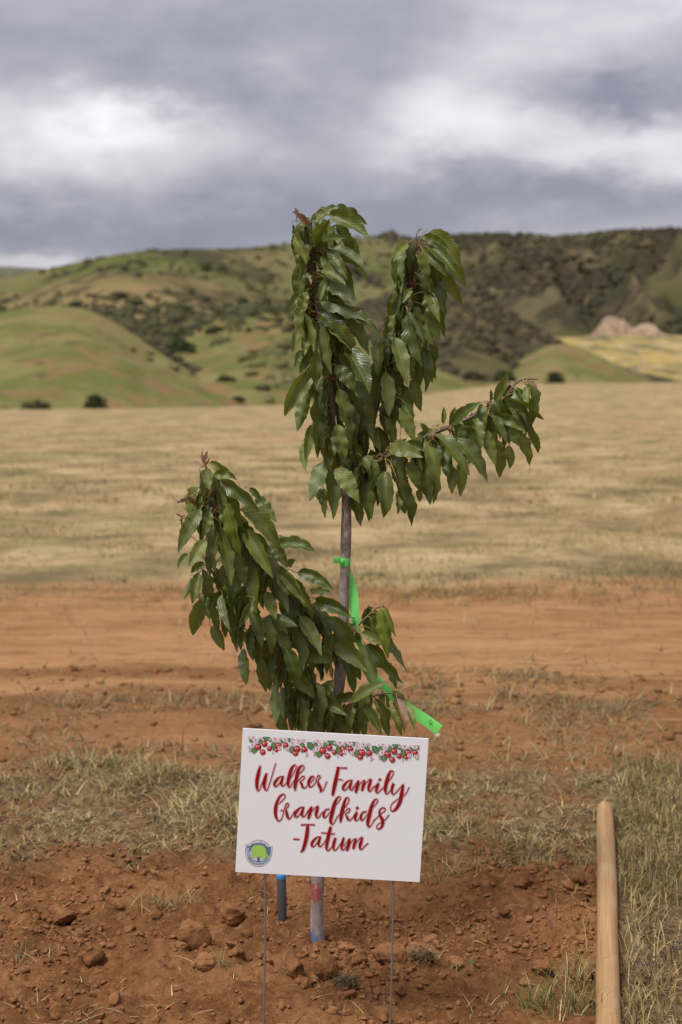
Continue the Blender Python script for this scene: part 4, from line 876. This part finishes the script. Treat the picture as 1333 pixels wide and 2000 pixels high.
crop(340, 870, .21005, [(330,160,570,310,75,'M','y'),(370,280,560,300,105,'M','y'),(430,320,770,590,125,'F'),(300,210,330,400,105,'F'),(240,230,240,480,35,'M','y'),(450,460,640,770,115,'M','y'),
 (490,580,620,1000,115,'F','y'),(610,600,960,920,170,'F'),(640,790,900,1190,150,'F'),(430,740,530,1250,115,'F'),(370,750,390,1150,115,'F'),(340,610,270,840,95,'F'),(250,590,60,960,145,'F'),
 (300,480,240,600,70,'M'),(300,880,150,1110,120,'F','y'),(130,1010,45,1140,80,'M'),(280,1090,170,1180,100,'M'),(240,1190,180,1450,110,'F'),(160,1230,100,1420,70,'M'),(240,1430,185,1740,140,'F'),
 (270,1390,330,1600,120,'M'),(400,1390,480,1760,95,'M'),(350,1680,460,1890,125,'M'),(450,1380,520,1700,90,'F'),(540,1240,560,1540,70,'M'),(560,1170,620,1400,80,'M'),(720,1060,760,1530,125,'F'),
 (730,1450,610,1680,80,'F'),(970,930,1290,985,120,'M'),(950,850,1060,900,80,'M'),(1060,1120,1125,1070,70,'M'),(900,900,1045,1120,120,'M'),(760,480,935,700,120,'B'),(700,400,800,500,70,'B'),
 (900,1200,1055,1530,125,'F'),(970,1170,1200,1440,120,'F'),(1050,1180,1290,1530,105,'M'),(860,1360,940,1600,160,'M'),(650,1300,640,1560,110,'M'),(550,1650,590,1904,60,'M'),(1080,1450,1060,1560,60,'M'),
 (1000,1580,1130,1680,115,'M'),(820,1640,1050,1760,115,'M'),(600,1000,650,1280,130,'M'),(330,1000,340,1200,70,'M'),(460,1100,490,1400,90,'M'),
 (270,170,312,55,30,'F','p'),(280,160,268,40,20,'F','p'),(260,190,195,160,16,'F','p'),(290,180,325,120,16,'F','p'),(210,560,130,480,40,'F','r'),(140,480,30,530,20,'F','p'),(140,480,140,430,16,'F','p'),
 (80,760,80,680,30,'F','y'),(80,665,25,632,14,'F','p'),(80,665,135,665,14,'F','p')], ['D', 'E'])
crop(460, 1050, .27, [(450,250,690,370,95,'F'),(540,390,695,415,60,'M'),(580,440,815,570,105,'F'),(660,590,870,750,105,'F'),(690,740,930,950,140,'F'),(560,500,650,670,100,'M'),(470,570,605,830,100,'F'),
 (440,590,480,940,105,'F'),(440,430,560,600,90,'M'),(300,250,480,440,105,'F'),(60,800,80,1050,85,'F'),(190,870,225,1100,80,'M'),(300,1020,290,1320,75,'F'),(340,1080,350,1290,80,'M'),
 (310,1260,360,1440,90,'M'),(420,990,560,1150,120,'F'),(460,1100,490,1390,70,'F'),(410,1150,460,1380,70,'M'),(580,1290,620,1440,90,'F'),(615,1150,705,1040,100,'F'),(650,1200,800,1280,90,'F'),
 (730,1170,880,1120,75,'M')], ['D', 'E', 'trunk'])
crop(460, 1050, .27, [(520,880,690,900,130,'M'),(500,940,580,1050,100,'M'),(270,730,400,860,90,'M'),(200,600,430,640,95,'M'),(340,690,440,800,110,'B'),(80,680,150,850,120,'B'),(230,830,280,1040,100,'B'),
 (640,710,650,800,60,'B'),(680,1280,700,1430,70,'M'),(540,1250,530,1420,60,'B')], ['D', 'E'])
crop(460, 1050, .27, [(840,1190,1085,1060,75,'F'),(930,1200,1050,1410,80,'F'),(900,1280,940,1430,70,'M'),(1040,1150,1110,1310,80,'M'),(1060,1280,1110,1430,70,'M'),(1100,1230,1200,1420,60,'F','y'),
 (1170,1160,1220,1390,80,'F','r'),(1240,1210,1290,1380,55,'M','y'),(800,1240,870,1340,80,'M'),(750,1290,800,1400,70,'B'),(850,1340,870,1430,50,'M'),(700,1340,760,1470,80,'M')], ['Fb'])
crop(460, 1050, .27, [(1050,510,1110,850,80,'F','y'),(1080,500,1155,700,55,'F','y'),(910,690,1060,780,70,'F'),(950,770,1190,1030,95,'F'),(1000,680,1220,960,70,'M'),(1050,860,1155,1075,60,'M'),
 (930,770,990,1070,130,'M'),(850,900,900,1020,80,'B'),(830,960,860,1110,110,'B'),(870,680,900,760,40,'M')], ['Gb'])
print('LEAVES', count[0])
# leaves in the depth of the crown: one mesh of small inner leaves
VV, FF, MM, UU = [], [], [], []
rf = random.Random(77)
INNER = {'A': (130, .03, .95, -.3), 'B': (104, .08, .93, 0), 'C': (70, .06, .80, 0), 'D': (76, .05, .98, 0), 'E': (96, .06, .90, 0), 'Fb': (14, .1, .8, 0), 'Gb': (10, .2, .8, 0)}
for key, (n, t0, t1, dx) in INNER.items():
    p = paths[key]
    for q in range(n):
        A = p[int((t0 + (t1 - t0) * (q + rf.random()) / n) * (len(p) - 1))]
        an = rf.uniform(-.9, pi + .9); out = np.array([cos(an) * .9, sin(an), .1]); B = A + out * rf.uniform(.015, .05); L = rf.uniform(.10, .15)
        T = B + out * L * rf.uniform(.05, .32) + np.array([.012, 0, -L * rf.uniform(.85, 1.0)])
        V, F, MI, UV = leaf_geo(B, T, L * rf.uniform(.34, .44), np.array([0, 0, .02]) + out * .02, rf.uniform(-1.0, 1.0), q * 7 + n, A)
        o = len(VV); VV += V; FF += [tuple(i + o for i in f_) for f_ in F]; MM += MI; UU += UV
inner = mesh_obj('inner_leaves', VV, FF, [M_LEAF, M_PET], tree, mi=MM, uv=UU); inner['kind'] = 'stuff'

# ================================================================== GREEN FLAGGING RIBBON tied to the trunk
def mat_ribbon():
    m, nt, bs = newmat('green_flagging'); bs.inputs['Roughness'].default_value = .38; bs.inputs['Specular IOR Level'].default_value = .4
    bs.inputs['Base Color'].default_value = (.24, .84, .20, 1)
    t = nd(nt, 'ShaderNodeBsdfTranslucent', i_Color=(.14, .85, .12)); mx = nd(nt, 'ShaderNodeMixShader', i_0=.35)
    nt.links.new(bs.outputs[0], mx.inputs[1]); nt.links.new(t.outputs[0], mx.inputs[2]); nt.links.new(mx.outputs[0], nt.nodes['Material Output'].inputs[0]); return m
M_RIB = mat_ribbon(); M_INK = plain('black_ink', (.02, .02, .02), .6, .2, .1, 40)
kc = P(674, 1097, TREE_Y); rib = empty('flagging_ribbon', kc); tag(rib, 'bright green flagging ribbon tied round the sapling trunk, tail blowing right', 'ribbon')
def strip(pts, name, wpx_list, nz=.0, roll=None):
    pp_ = catmull([(*(P(a, b_, TREE_Y + d) - kc)[:], w, ro) for (a, b_, d, w, ro) in pts], 7); V, F = [], []
    for i in range(len(pp_)):
        c = pp_[i, :3]; t = pp_[min(i + 1, len(pp_) - 1), :3] - pp_[max(i - 1, 0), :3]; t /= np.linalg.norm(t); s = np.cross(t, np.array([0, -1.0, 0])); s /= np.linalg.norm(s); n_ = np.cross(s, t)
        hw = pp_[i, 3] / (FPX / TREE_Y) * .5; a = pp_[i, 4]; s2 = s * cos(a) + n_ * sin(a)
        for u in (-1, -.5, 0, .5, 1): V.append(c + s2 * u * hw + np.array([0, .002 * (u * u), 0]))
    n = len(pp_)
    for i in range(n - 1):
        for k in range(4): a = i * 5 + k; F.append((a, a + 1, a + 6, a + 5))
    return mesh_obj(name, V, F, M_RIB, rib), pp_
tail, tp = strip([(679,1102,.022,5,.9),(684,1118,.02,9,.6),(690,1150,.012,16,.2),(693,1190,.0,19,0),(696,1225,-.005,18,.2),(703,1258,.0,14,.7),(716,1288,.02,10,1.0),(735,1322,.03,12,.6),(760,1352,.02,18,.1),(795,1382,.01,21,0),(828,1404,.0,22,.1),(858,1426,-.01,23,0)], 'long_tail', None)
strip([(666,1096,-.028,9,0),(661,1095,-.032,13,.2),(655,1093,-.034,13,.1),(652,1092,-.036,12,.0)], 'short_tail', None)
v, f = tube([(0, .0, z) for z in (-.014, -.009, 0, .008, .013)], [.0178, .0182, .0186, .0181, .0176], 24, cap=False)
v = [np.array(q) + np.array([0, 0, .003 * sin(7 * atan2(q[1], q[0]))]) for q in v]
mesh_obj('wrap', v, f, M_RIB, rib)
V, F = blob(ICO2, 55, .35, 2); np_mesh('ribbon_knot', V * np.array([.008, .007, .008]) + np.array([-.010, -.020, .001]), F, M_RIB, rib)
def text_mesh(s):
    cu = bpy.data.curves.new('txt', 'FONT'); cu.body = s; cu.size = 1.0; cu.align_x = 'CENTER'; cu.align_y = 'CENTER'; cu.resolution_u = 2
    o = bpy.data.objects.new('txt', cu); COL.objects.link(o); bpy.context.view_layer.update()
    me = bpy.data.meshes.new_from_object(o.evaluated_get(bpy.context.evaluated_depsgraph_get()))
    V = np.array([q.co[:] for q in me.vertices]) if len(me.vertices) else np.zeros((0, 3)); F = [tuple(p.vertices) for p in me.polygons]
    bpy.data.objects.remove(o); bpy.data.meshes.remove(me); bpy.data.curves.remove(cu); return V, F
def ribbon_text(s, px, py, ang, h, d):
    c = np.array((P(px, py, TREE_Y + d) - kc)[:]); V, F = text_mesh(s); V2 = [c + np.array([q[0] * cos(ang) - q[1] * sin(ang), 0, q[0] * sin(ang) + q[1] * cos(ang)]) * h for q in V]
    mesh_obj('marker_writing', V2, F, M_INK, rib, smooth=False)
ribbon_text('APP', 691, 1214, radians(-82), .019, -.0075)
ribbon_text('56', 841, 1411, radians(-62), .017, -.009)

# ================================================================== YARD SIGN
SY = 4.05
TL, TR, BRc, BLc = [np.array(P(*q, SY)[:]) for q in ((473, 1423), (835, 1441), (823, 1724), (462, 1702))]
cen = (TL + TR + BRc + BLc) / 4; ex = (TR - TL + BRc - BLc); ex /= np.linalg.norm(ex); ez = np.array([-ex[2], 0, ex[0]])
SW = (np.linalg.norm(TR - TL) + np.linalg.norm(BRc - BLc)) / 2; SH = (abs((TL - BLc) @ ez) + abs((TR - BRc) @ ez)) / 2
sign = empty('yard_sign', cen); tag(sign, 'white plastic yard sign with red script lettering and cherry border on wire stakes', 'yard sign')
def loc2(px, py): q = np.array(P(px, py, SY)[:]) - cen; return q @ ex, q @ ez
def at(u, v_, dy): return ex * u + ez * v_ + np.array([0, dy, 0])
def mat_board():
    m, nt, bs = newmat('corrugated_plastic'); bs.inputs['Roughness'].default_value = .42; bs.inputs['Specular IOR Level'].default_value = .35
    g = nd(nt, 'ShaderNodeTexCoord').outputs['Object']; n_ = noise(nt, g, 9, 4, .6); x_ = nd(nt, 'ShaderNodeSeparateXYZ', i_0=g).outputs[0]
    fl = mth(nt, 'SINE', mth(nt, 'MULTIPLY', x_, 2 * pi / .0045)); col = mixc(nt, n_, (.765, .77, .785), (.80, .805, .82))
    sp_ = noise(nt, g, 140, 3, .6); col = mixc(nt, mth(nt, 'MULTIPLY', sstep(nt, sp_, .70, .78), .35), col, (.55, .45, .38))
    nt.links.new(col, bs.inputs['Base Color'])
    bp = nd(nt, 'ShaderNodeBump', i_Height=fl, i_Strength=.06, i_Distance=.001); nt.links.new(bp.outputs[0], bs.inputs['Normal']); return m
bm = bmesh.new(); bmesh.ops.create_cube(bm, size=1.0)
for q in bm.verts: q.co = Vector((q.co.x * SW, q.co.y * .004, q.co.z * SH))
bmesh.ops.bevel(bm, geom=bm.edges[:], offset=.0006, segments=1, affect='EDGES')
V = [at(q.co.x, q.co.z, q.co.y) for q in bm.verts]; bm.verts.index_update(); F = [tuple(x_.index for x_ in f_.verts) for f_ in bm.faces]; bm.free()
board = mesh_obj('board', V, F, mat_board(), sign, smooth=False)
M_RED = plain('print_red', (.245, .006, .006), .45, .3, .06, 30); M_PINK = plain('print_pink', (.74, .42, .44), .45, .3, .03, 30); M_PINK2 = plain('print_pale_pink', (.75, .60, .615), .45, .3, .03, 30)
def ribbon2d(pts, n=7, grow=0.0, minw=0.0):
    """variable width pen stroke in board space from photo-pixel points (x, y, w)"""
    c = catmull(pts, n); V, F = [], []
    for i in range(len(c)):
        t = c[min(i + 1, len(c) - 1), :2] - c[max(i - 1, 0), :2]; l = np.hypot(*t) + 1e-9; nrm = np.array([-t[1], t[0]]) / l; hw = max(c[i, 2], minw) * .5 + grow
        V.append(c[i, :2] + nrm * hw); V.append(c[i, :2] - nrm * hw)
    # round ends
    for e, j, sgn in ((0, 1, -1), (len(c) - 1, len(c) - 2, 1)): pass
    F = [(2 * i, 2 * i + 1, 2 * i + 3, 2 * i + 2) for i in range(len(c) - 1)]
    for e in (0, len(c) - 1):
        o = len(V); hw = max(c[e, 2], minw) * .5 + grow
        V.append(c[e, :2]); 
        for k in range(13): V.append(c[e, :2] + hw * np.array([cos(k * pi / 6), sin(k * pi / 6)]))
        for k in range(12): F.append((o, o + 1 + k, o + 2 + k))
    return V, F
def sh(st, dx, dy): return [[(a + dx, b_ + dy, w) for a, b_, w in s] for s in st]
A1 = [[(288,142,7),(262,145,9),(234,172,18),(221,200,17),(233,215,8),(258,195,5),(280,158,8),(288,142,9)],[(288,142,10),(278,172,19),(274,198,17),(287,214,7),(308,196,4),(330,165,4)]]
M1 = [[(820,228,4),(845,195,4),(864,176,12),(856,215,24),(845,256,18)],[(847,248,4),(872,203,4),(900,176,7),(911,178,12),(901,212,22),(893,243,16)],[(896,234,4),(922,190,4),(948,167,7),(960,166,12),(948,205,22),(942,238,17),(955,252,7),(985,214,4)]]
LINE1 = [[(112,64,10),(101,110,24),(89,170,26),(87,220,20),(97,250,6),(112,232,4),(132,178,4),(156,122,6)],[(160,122,14),(148,165,26),(142,208,24),(154,245,8),(170,236,4),(195,160,4),(222,70,4),(230,44,4)]] + A1 + [
 [(322,190,4),(352,140,4),(380,92,4),(389,65,5),(374,54,9),(351,85,22),(333,150,26),(325,198,20),(335,222,8),(350,210,4)],
 [(350,205,4),(400,132,4),(438,92,4),(448,67,5),(431,57,9),(406,85,22),(391,150,26),(379,214,24),(380,240,12)],[(385,205,4),(408,168,4),(436,140,6),(451,145,6),(441,165,5),(416,180,5),(430,196,15),(437,220,15),(455,228,5),(482,200,4)],
 [(480,202,4),(508,177,4),(525,152,5),(515,139,8),(495,156,18),(483,190,20),(492,219,11),(515,211,4),(545,175,4)],[(536,185,4),(548,146,6),(562,133,7),(571,147,6),(556,170,8),(560,200,20),(576,234,18),(575,255,9),(597,238,4),(621,181,4)],
 [(710,76,20),(695,150,26),(680,220,26),(668,278,18)],[(700,73,7),(735,75,6),(772,76,9)],[(700,165,4),(728,163,4),(742,170,4)]] + sh(A1, 525, 30) + M1 + [
 [(985,225,4),(1016,194,12),(1006,225,22),(1000,252,16),(1012,265,6),(1042,235,4)],[(1026,168,14),(1029,164,18)],
 [(1042,240,4),(1100,172,4),(1130,122,5),(1125,100,7),(1106,106,14),(1086,160,26),(1070,230,24),(1075,268,11),(1090,270,4),(1116,235,4)],
 [(1112,232,4),(1132,196,16),(1121,230,20),(1120,262,13),(1135,276,6),(1165,247,4),(1202,206,6)],[(1206,207,14),(1196,270,26),(1181,338,26),(1152,388,20),(1126,406,9),(1111,390,5),(1120,352,4),(1170,312,4),(1220,280,4),(1251,226,4)]]
D1 = [[(640,391,7),(616,396,9),(598,428,17),(604,454,11),(626,440,4),(680,372,4),(718,326,4),(726,302,6),(706,300,10),(681,350,24),(661,430,26),(651,478,22),(660,505,11),(676,495,4),(702,450,4)]]
LINE2 = [[(258,348,4),(294,312,4),(302,287,6),(285,277,8),(256,305,15),(233,370,24),(230,430,22),(244,472,11),(262,480,5),(282,450,4),(290,402,4),(270,402,4)],
 [(288,425,4),(299,388,5),(311,352,7),(328,350,7),(326,370,6),(311,386,8),(315,420,20),(323,450,18),(335,464,8),(356,440,4),(378,402,4)]] + sh(A1, 157, 235) + [
 [(462,430,4),(485,395,4),(506,376,12),(494,415,22),(483,457,17)],[(487,445,4),(512,402,4),(540,377,7),(555,372,12),(544,410,22),(540,438,16),(554,455,6),(592,412,4)]] + D1 + [
 [(700,455,4),(765,372,4),(790,327,4),(786,306,7),(767,312,13),(746,380,26),(731,450,24),(728,484,13)],[(735,442,4),(762,408,4),(788,386,6),(798,394,6),(786,415,5),(765,426,5),(776,446,14),(784,466,15),(800,474,6),(832,440,4)],
 [(828,444,4),(851,414,12),(841,445,22),(838,464,16),(850,478,6),(882,448,4)],[(853,385,14),(856,381,18)]] + sh(D1, 284, 19) + [
 [(985,478,4),(1030,432,4),(1064,406,5),(1069,387,6),(1047,381,8),(1026,404,11),(1031,440,20),(1050,480,24),(1045,520,18),(1021,543,9),(1004,530,5),(1015,506,4),(1060,480,4),(1096,436,4)]]
LINE3 = [[(371,620,8),(408,622,8)],[(430,511,9),(475,509,6),(525,510,8)],[(476,513,18),(472,570,26),(459,640,26),(441,698,20),(426,716,9)]] + sh(A1, 285, 462) + [
 [(618,655,4),(650,534,20),(636,590,26),(623,650,24),(620,692,15),(635,705,6),(668,670,4)][1:],[(583,572,5),(620,575,6),(650,580,8),(680,580,5)],
 [(662,680,4),(688,610,12),(677,650,22),(672,688,15),(685,705,6),(715,675,4),(745,622,5)],[(751,612,12),(740,655,22),(735,688,15),(748,702,6),(772,675,4)]] + sh(M1, -67, 445)[0:2] + [[(829,679,4),(855,635,4),(881,612,7),(893,611,12),(881,650,22),(875,683,17),(888,697,7),(915,670,4),(936,652,4)]]
def lettering(strokes, name, lab):
    for nm, gr, mt, dy, mw in (('lettering_halo', 9, M_PINK2, -.0022, 0), ('lettering_edge', 4.5, M_PINK, -.0027, 0), (name, 0.4, M_RED, -.0032, 4.0)):
        VV, FF = [], []
        for i, s in enumerate(strokes):
            v, f = ribbon2d(s, 7, gr, mw); o = len(VV)
            for jj, q in enumerate(v):
                u_, w_ = loc2(480 + q[0] * .25506, 1480 + q[1] * .25506); VV.append(at(u_, w_, dy - (i % 3) * 1.2e-4 - jj * 1e-6))
            FF += [tuple(k + o for k in ff) for ff in f]
        o = mesh_obj(nm, VV, FF, mt, board, smooth=False)
        if nm == name: o['label'] = lab
lettering(LINE1, 'lettering', 'red script words Walker Family'); lettering(LINE2, 'lettering', 'red script word Grandkids'); lettering(LINE3, 'lettering', 'red script word Tatum after a dash')
# ---- printed flat artwork helpers: polygons in photo pixels of a zoomed view
ART = {}
def pm(name, c): 
    if name not in ART: ART[name] = plain('print_' + name, c, .45, .3, .05, 200)
    return ART[name]
class Art:
    def __init__(s, x0, y0, k): s.x0, s.y0, s.k = x0, y0, k; s.V = []; s.F = []; s.MI = []; s.mats = []; s.z = 0; s.dx = 0.0; s.clip = None
    def poly(s, pts, mat):
        if mat not in s.mats: s.mats.append(mat)
        uv = [loc2(s.x0 + a * s.k, s.y0 + b_ * s.k) for a, b_ in pts]; uv = [(u + s.dx, w) for u, w in uv]
        if s.clip:
            u0, u1, w1 = s.clip
            if all(u > u1 for u, _ in uv) or all(u < u0 for u, _ in uv): return
            uv = [(min(max(u, u0), u1), min(w, w1)) for u, w in uv]
        s.z += 1; o = len(s.V); s.V += [at(u, w, -.0024 - s.z * 1.5e-6) for u, w in uv]; s.F.append(tuple(range(o, o + len(uv)))); s.MI.append(s.mats.index(mat))
    def disc(s, x, y, rx, ry, mat, n=16, rot=0): s.poly([(x + rx * cos(t) * cos(rot) - ry * sin(t) * sin(rot), y + rx * cos(t) * sin(rot) + ry * sin(t) * cos(rot)) for t in (2 * pi * i / n for i in range(n))], mat)
    def line(s, pts, w, mat):
        for (x0, y0), (x1, y1) in zip(pts[:-1], pts[1:]):
            l = math.hypot(x1 - x0, y1 - y0) + 1e-6; nx_, ny_ = -(y1 - y0) / l * w / 2, (x1 - x0) / l * w / 2; s.poly([(x0 + nx_, y0 + ny_), (x1 + nx_, y1 + ny_), (x1 - nx_, y1 - ny_), (x0 - nx_, y0 - ny_)], mat)
    def done(s, name): return mesh_obj(name, s.V, s.F, s.mats, board, mi=s.MI, smooth=False)
cR, cD, cL, cW = pm('cherry', (.40, .018, .022)), pm('cherry_dark', (.17, .006, .012)), pm('cherry_light', (.62, .13, .13)), pm('shine', (.78, .66, .66))
gD, gM, gL = pm('leaf_dark', (.045, .095, .04)), pm('leaf_mid', (.085, .19, .065)), pm('leaf_light', (.22, .35, .15)); fP, fW, fC, fS = pm('petal', (.68, .50, .56)), pm('petal_pale', (.76, .66, .70)), pm('flower_heart', (.36, .10, .16)), pm('stem', (.30, .28, .16))
art = Art(460, 1410, .15003); u0, wtop = loc2(460 + 166 * .15, 1410 + 178 * .15); u1, _ = loc2(819.3, 1455); art.clip = (u0, u1, wtop)
ra = random.Random(3)
def aleaf(x, y, L, w, a):
    a = radians(a); e = np.array([cos(a), sin(a)]); n_ = np.array([-e[1], e[0]]); c = np.array([x, y]); N = 12
    def ol(k, sgn): return [tuple(c + e * (t - .5) * L + n_ * sgn * w * .5 * k * sin(pi * t ** .85) * (1 + (.10 if i % 2 else -.06))) for i, t in enumerate(np.linspace(0, 1, N))]
    art.poly(ol(1, 1) + list(reversed(ol(1, -1))), gD); art.poly(ol(.82, 1) + list(reversed(ol(.05, 1))), gM); art.poly(ol(.05, -1) + list(reversed(ol(.78, -1))), gM)
    art.line([tuple(c - e * L * .46), tuple(c + e * L * .46)], 4, gL)
    for t in (-.25, -.05, .15): art.line([tuple(c + e * L * t), tuple(c + e * L * (t + .16) + n_ * w * .33)], 3, gL); art.line([tuple(c + e * L * t), tuple(c + e * L * (t + .16) - n_ * w * .33)], 3, gL)
def acherry(x, y, r): 
    art.disc(x, y, r, r * .96, cD, 20); art.disc(x - r * .08, y - r * .02, r * .88, r * .86, cR, 20); art.disc(x - r * .25, y - r * .1, r * .45, r * .5, cL, 14); art.disc(x - r * .38, y - r * .28, r * .2, r * .15, cW, 10, -.6); art.disc(x + r * .3, y - r * .32, r * .15, r * .1, cW, 8, .5); art.line([(x - r * .25, y - r * .72), (x, y - r * .52), (x + r * .25, y - r * .75)], r * .14, cD)
def aflower(x, y, r):
    for k in range(5): t = radians(72 * k + 20); art.disc(x + cos(t) * r * .58, y + sin(t) * r * .58, r * .48, r * .40, fP if k % 2 else fW, 10, t)
    art.disc(x, y, r * .24, r * .24, fC, 8)
    for k in range(5): t = radians(72 * k + 50); art.line([(x, y), (x + cos(t) * r * .55, y + sin(t) * r * .55)], r * .07, fC)
per = loc2(460 + (250 + 846) * .15, 1450)[0] - loc2(460 + 250 * .15, 1450)[0]
for rep in range(3):
    art.dx = rep * per
    for q in ((300,190,380,235),(560,235,600,195),(840,215,920,270),(1120,220,1190,250)): art.line([(q[0], q[1]), ((q[0] + q[2]) / 2, (q[1] + q[3]) / 2 - 6), (q[2], q[3])], 9, fW); art.line([(q[0] + 14, q[1] + 8), (q[2] - 12, q[3] + 26)], 5, fS)
    for x_, y_, L_, w_, a_ in ((210,250,70,40,20),(245,372,90,88,95),(415,210,130,70,12),(328,248,70,66,-70),(500,312,125,72,95),(610,250,60,44,-60),(708,228,95,66,75),(735,358,110,76,100),(690,210,70,60,80),(875,292,62,60,-85),(985,316,150,84,52),(1050,280,70,36,-50),(455,240,60,40,40),(380,310,60,34,20),(640,330,52,34,60),(868,385,46,28,70)): aleaf(x_, y_, L_, w_, a_)
    for x_, y_, r_ in ((235,196,38),(268,238,36),(185,205,24),(520,222,46),(650,222,40),(828,246,42),(745,275,40),(895,222,30),(228,300,38),(185,325,26),(750,216,30),(1080,235,30),(590,205,26),(450,225,16),(1075,380,34),(1055,335,24)): aflower(x_, y_, r_)
    for x_, y_, r_ in ((535,362,28),(445,343,34),(297,320,45),(381,280,41),(358,390,39),(562,302,42),(655,298,38),(805,348,46),(783,404,38),(900,352,41)): acherry(x_, y_, r_)
    for x_, y_, r_ in ((578,338,28),(185,372,16),(490,395,14),(683,362,20),(660,345,20),(935,415,24),(920,440,14),(700,330,18)): aflower(x_, y_, r_); art.line([(x_ + 4, y_ - 30), (x_, y_ + r_)], 4, fC)
art.done('cherry_border')
# ---- shield emblem
em = Art(460, 1610, .09002); eK, eW = pm('emblem_line', (.045, .05, .085)), pm('emblem_white', (.74, .73, .76)); eB, eP, eG, eT = pm('emblem_blue', (.10, .22, .42)), pm('emblem_pale', (.45, .52, .68)), pm('emblem_green', (.36, .58, .10)), pm('emblem_trunk', (.17, .085, .045))
def shield(sc_, dy=0):
    cx, cy = 508, 628; pts = [(300,430),(350,378),(430,340),(512,330),(600,344),(680,388),(738,455),(806,460),(803,560),(798,650),(770,740),(715,820),(640,880),(570,910),(510,917),(430,908),(350,868),(280,800),(235,715),(214,620),(220,520),(228,428)]
    return [(cx + (a - cx) * sc_, cy + (b_ - cy) * sc_ + dy) for a, b_ in pts]
em.poly(shield(1.0), eK); em.poly(shield(.965), eW); em.poly([(250,458),(330,458),(380,420),(508,395),(640,425),(690,480),(775,482),(772,600),(764,670),(735,750),(670,820),(600,865),(510,888),(420,870),(345,825),(285,750),(250,650),(245,550)], eK)
em.poly([(263,470),(335,470),(385,430),(508,405),(635,435),(690,492),(762,494),(760,590),(752,665),(724,742),(662,810),(596,853),(510,876),(425,858),(353,815),(296,742),(262,645),(257,550)], eP)
em.poly([(263,470),(335,470),(300,510),(258,512)], eB); em.poly([(690,492),(762,494),(758,600),(720,602)], eB); em.poly([(722,602),(758,602),(752,668),(724,672)], pm('emblem_violet', (.22, .22, .42)))
em.disc(508, 605, 222, 214, eK, 40); em.disc(508, 605, 208, 200, eP, 40)
em.poly([(508 + 207 * cos(t), 605 + 199 * sin(t)) for t in np.linspace(radians(190), radians(372), 24)], eB)
rg = random.Random(4); cro = [(350,560),(345,520),(372,490),(395,465),(430,452),(470,440),(508,452),(550,445),(590,460),(630,480),(640,505),(665,525),(668,565),(678,590),(660,620),(690,640),(712,665),(690,700),(660,740),(620,745),(590,715),(540,705),(500,700),(470,712),(430,712),(370,730),(325,705),(350,670),(385,640),(365,600)]
em.poly([(508 + (a - 508) * 1.03, 600 + (b_ - 600) * 1.03) for a, b_ in cro], eK); em.poly(cro, eG)
em.poly([(465,705),(485,715),(500,692),(515,712),(540,708),(530,740),(535,790),(560,815),(445,812),(480,790),(484,745)], eK); em.poly([(472,710),(488,720),(500,700),(512,718),(533,712),(524,742),(528,792),(548,808),(460,806),(487,792),(490,745)], eT)
def arc_text(s, cx, cy, rad, a0, a1, h, mat, flip):
    for i, ch in enumerate(s):
        if ch == ' ': continue
        t = radians(a0 + (a1 - a0) * i / (len(s) - 1)); c = (cx + rad * cos(t), cy + rad * sin(t)); ro = t + (pi / 2 if not flip else -pi / 2)
        V_, F_ = text_mesh(ch)
        for f_ in F_: em.poly([(c[0] + V_[k][0] * h * cos(ro) + V_[k][1] * h * sin(ro), c[1] + V_[k][0] * h * sin(ro) - V_[k][1] * h * cos(ro)) for k in f_], mat)
arc_text('BEAUMONT - CHERRY VALLEY', 512, 612, 245, -131, -42, 34, pm('emblem_red', (.35, .06, .10)), False)
arc_text('RECREATION AND PARK DISTRICT', 508, 605, 243, 152, 34, 36, eK, True)
em.done('emblem')
# ---- wire stake
M_WIRE = plain('steel_wire', (.30, .285, .27), .45, .5, .2, 60); M_WIRE.node_tree.nodes['Principled BSDF'].inputs['Metallic'].default_value = .7
for a, b_ in (((518, 1640), (516, 2000)), ((770, 1660), (763, 2000))):
    p0 = np.array(P(*a, SY)[:]) - cen; p1 = np.array(P(*b_, SY)[:]) - cen; p2 = p1 + (p1 - p0) * .62; p0[1] += .0045; p1[1] += .004; p2[1] += .004
    v, f = tube(catmull([p0, (p0 + p1) / 2 + np.array([.0012, .0045, 0]), p1, p2], 6), np.full(19, .0029), 10); mesh_obj('wire_stake', v, f, M_WIRE, sign)
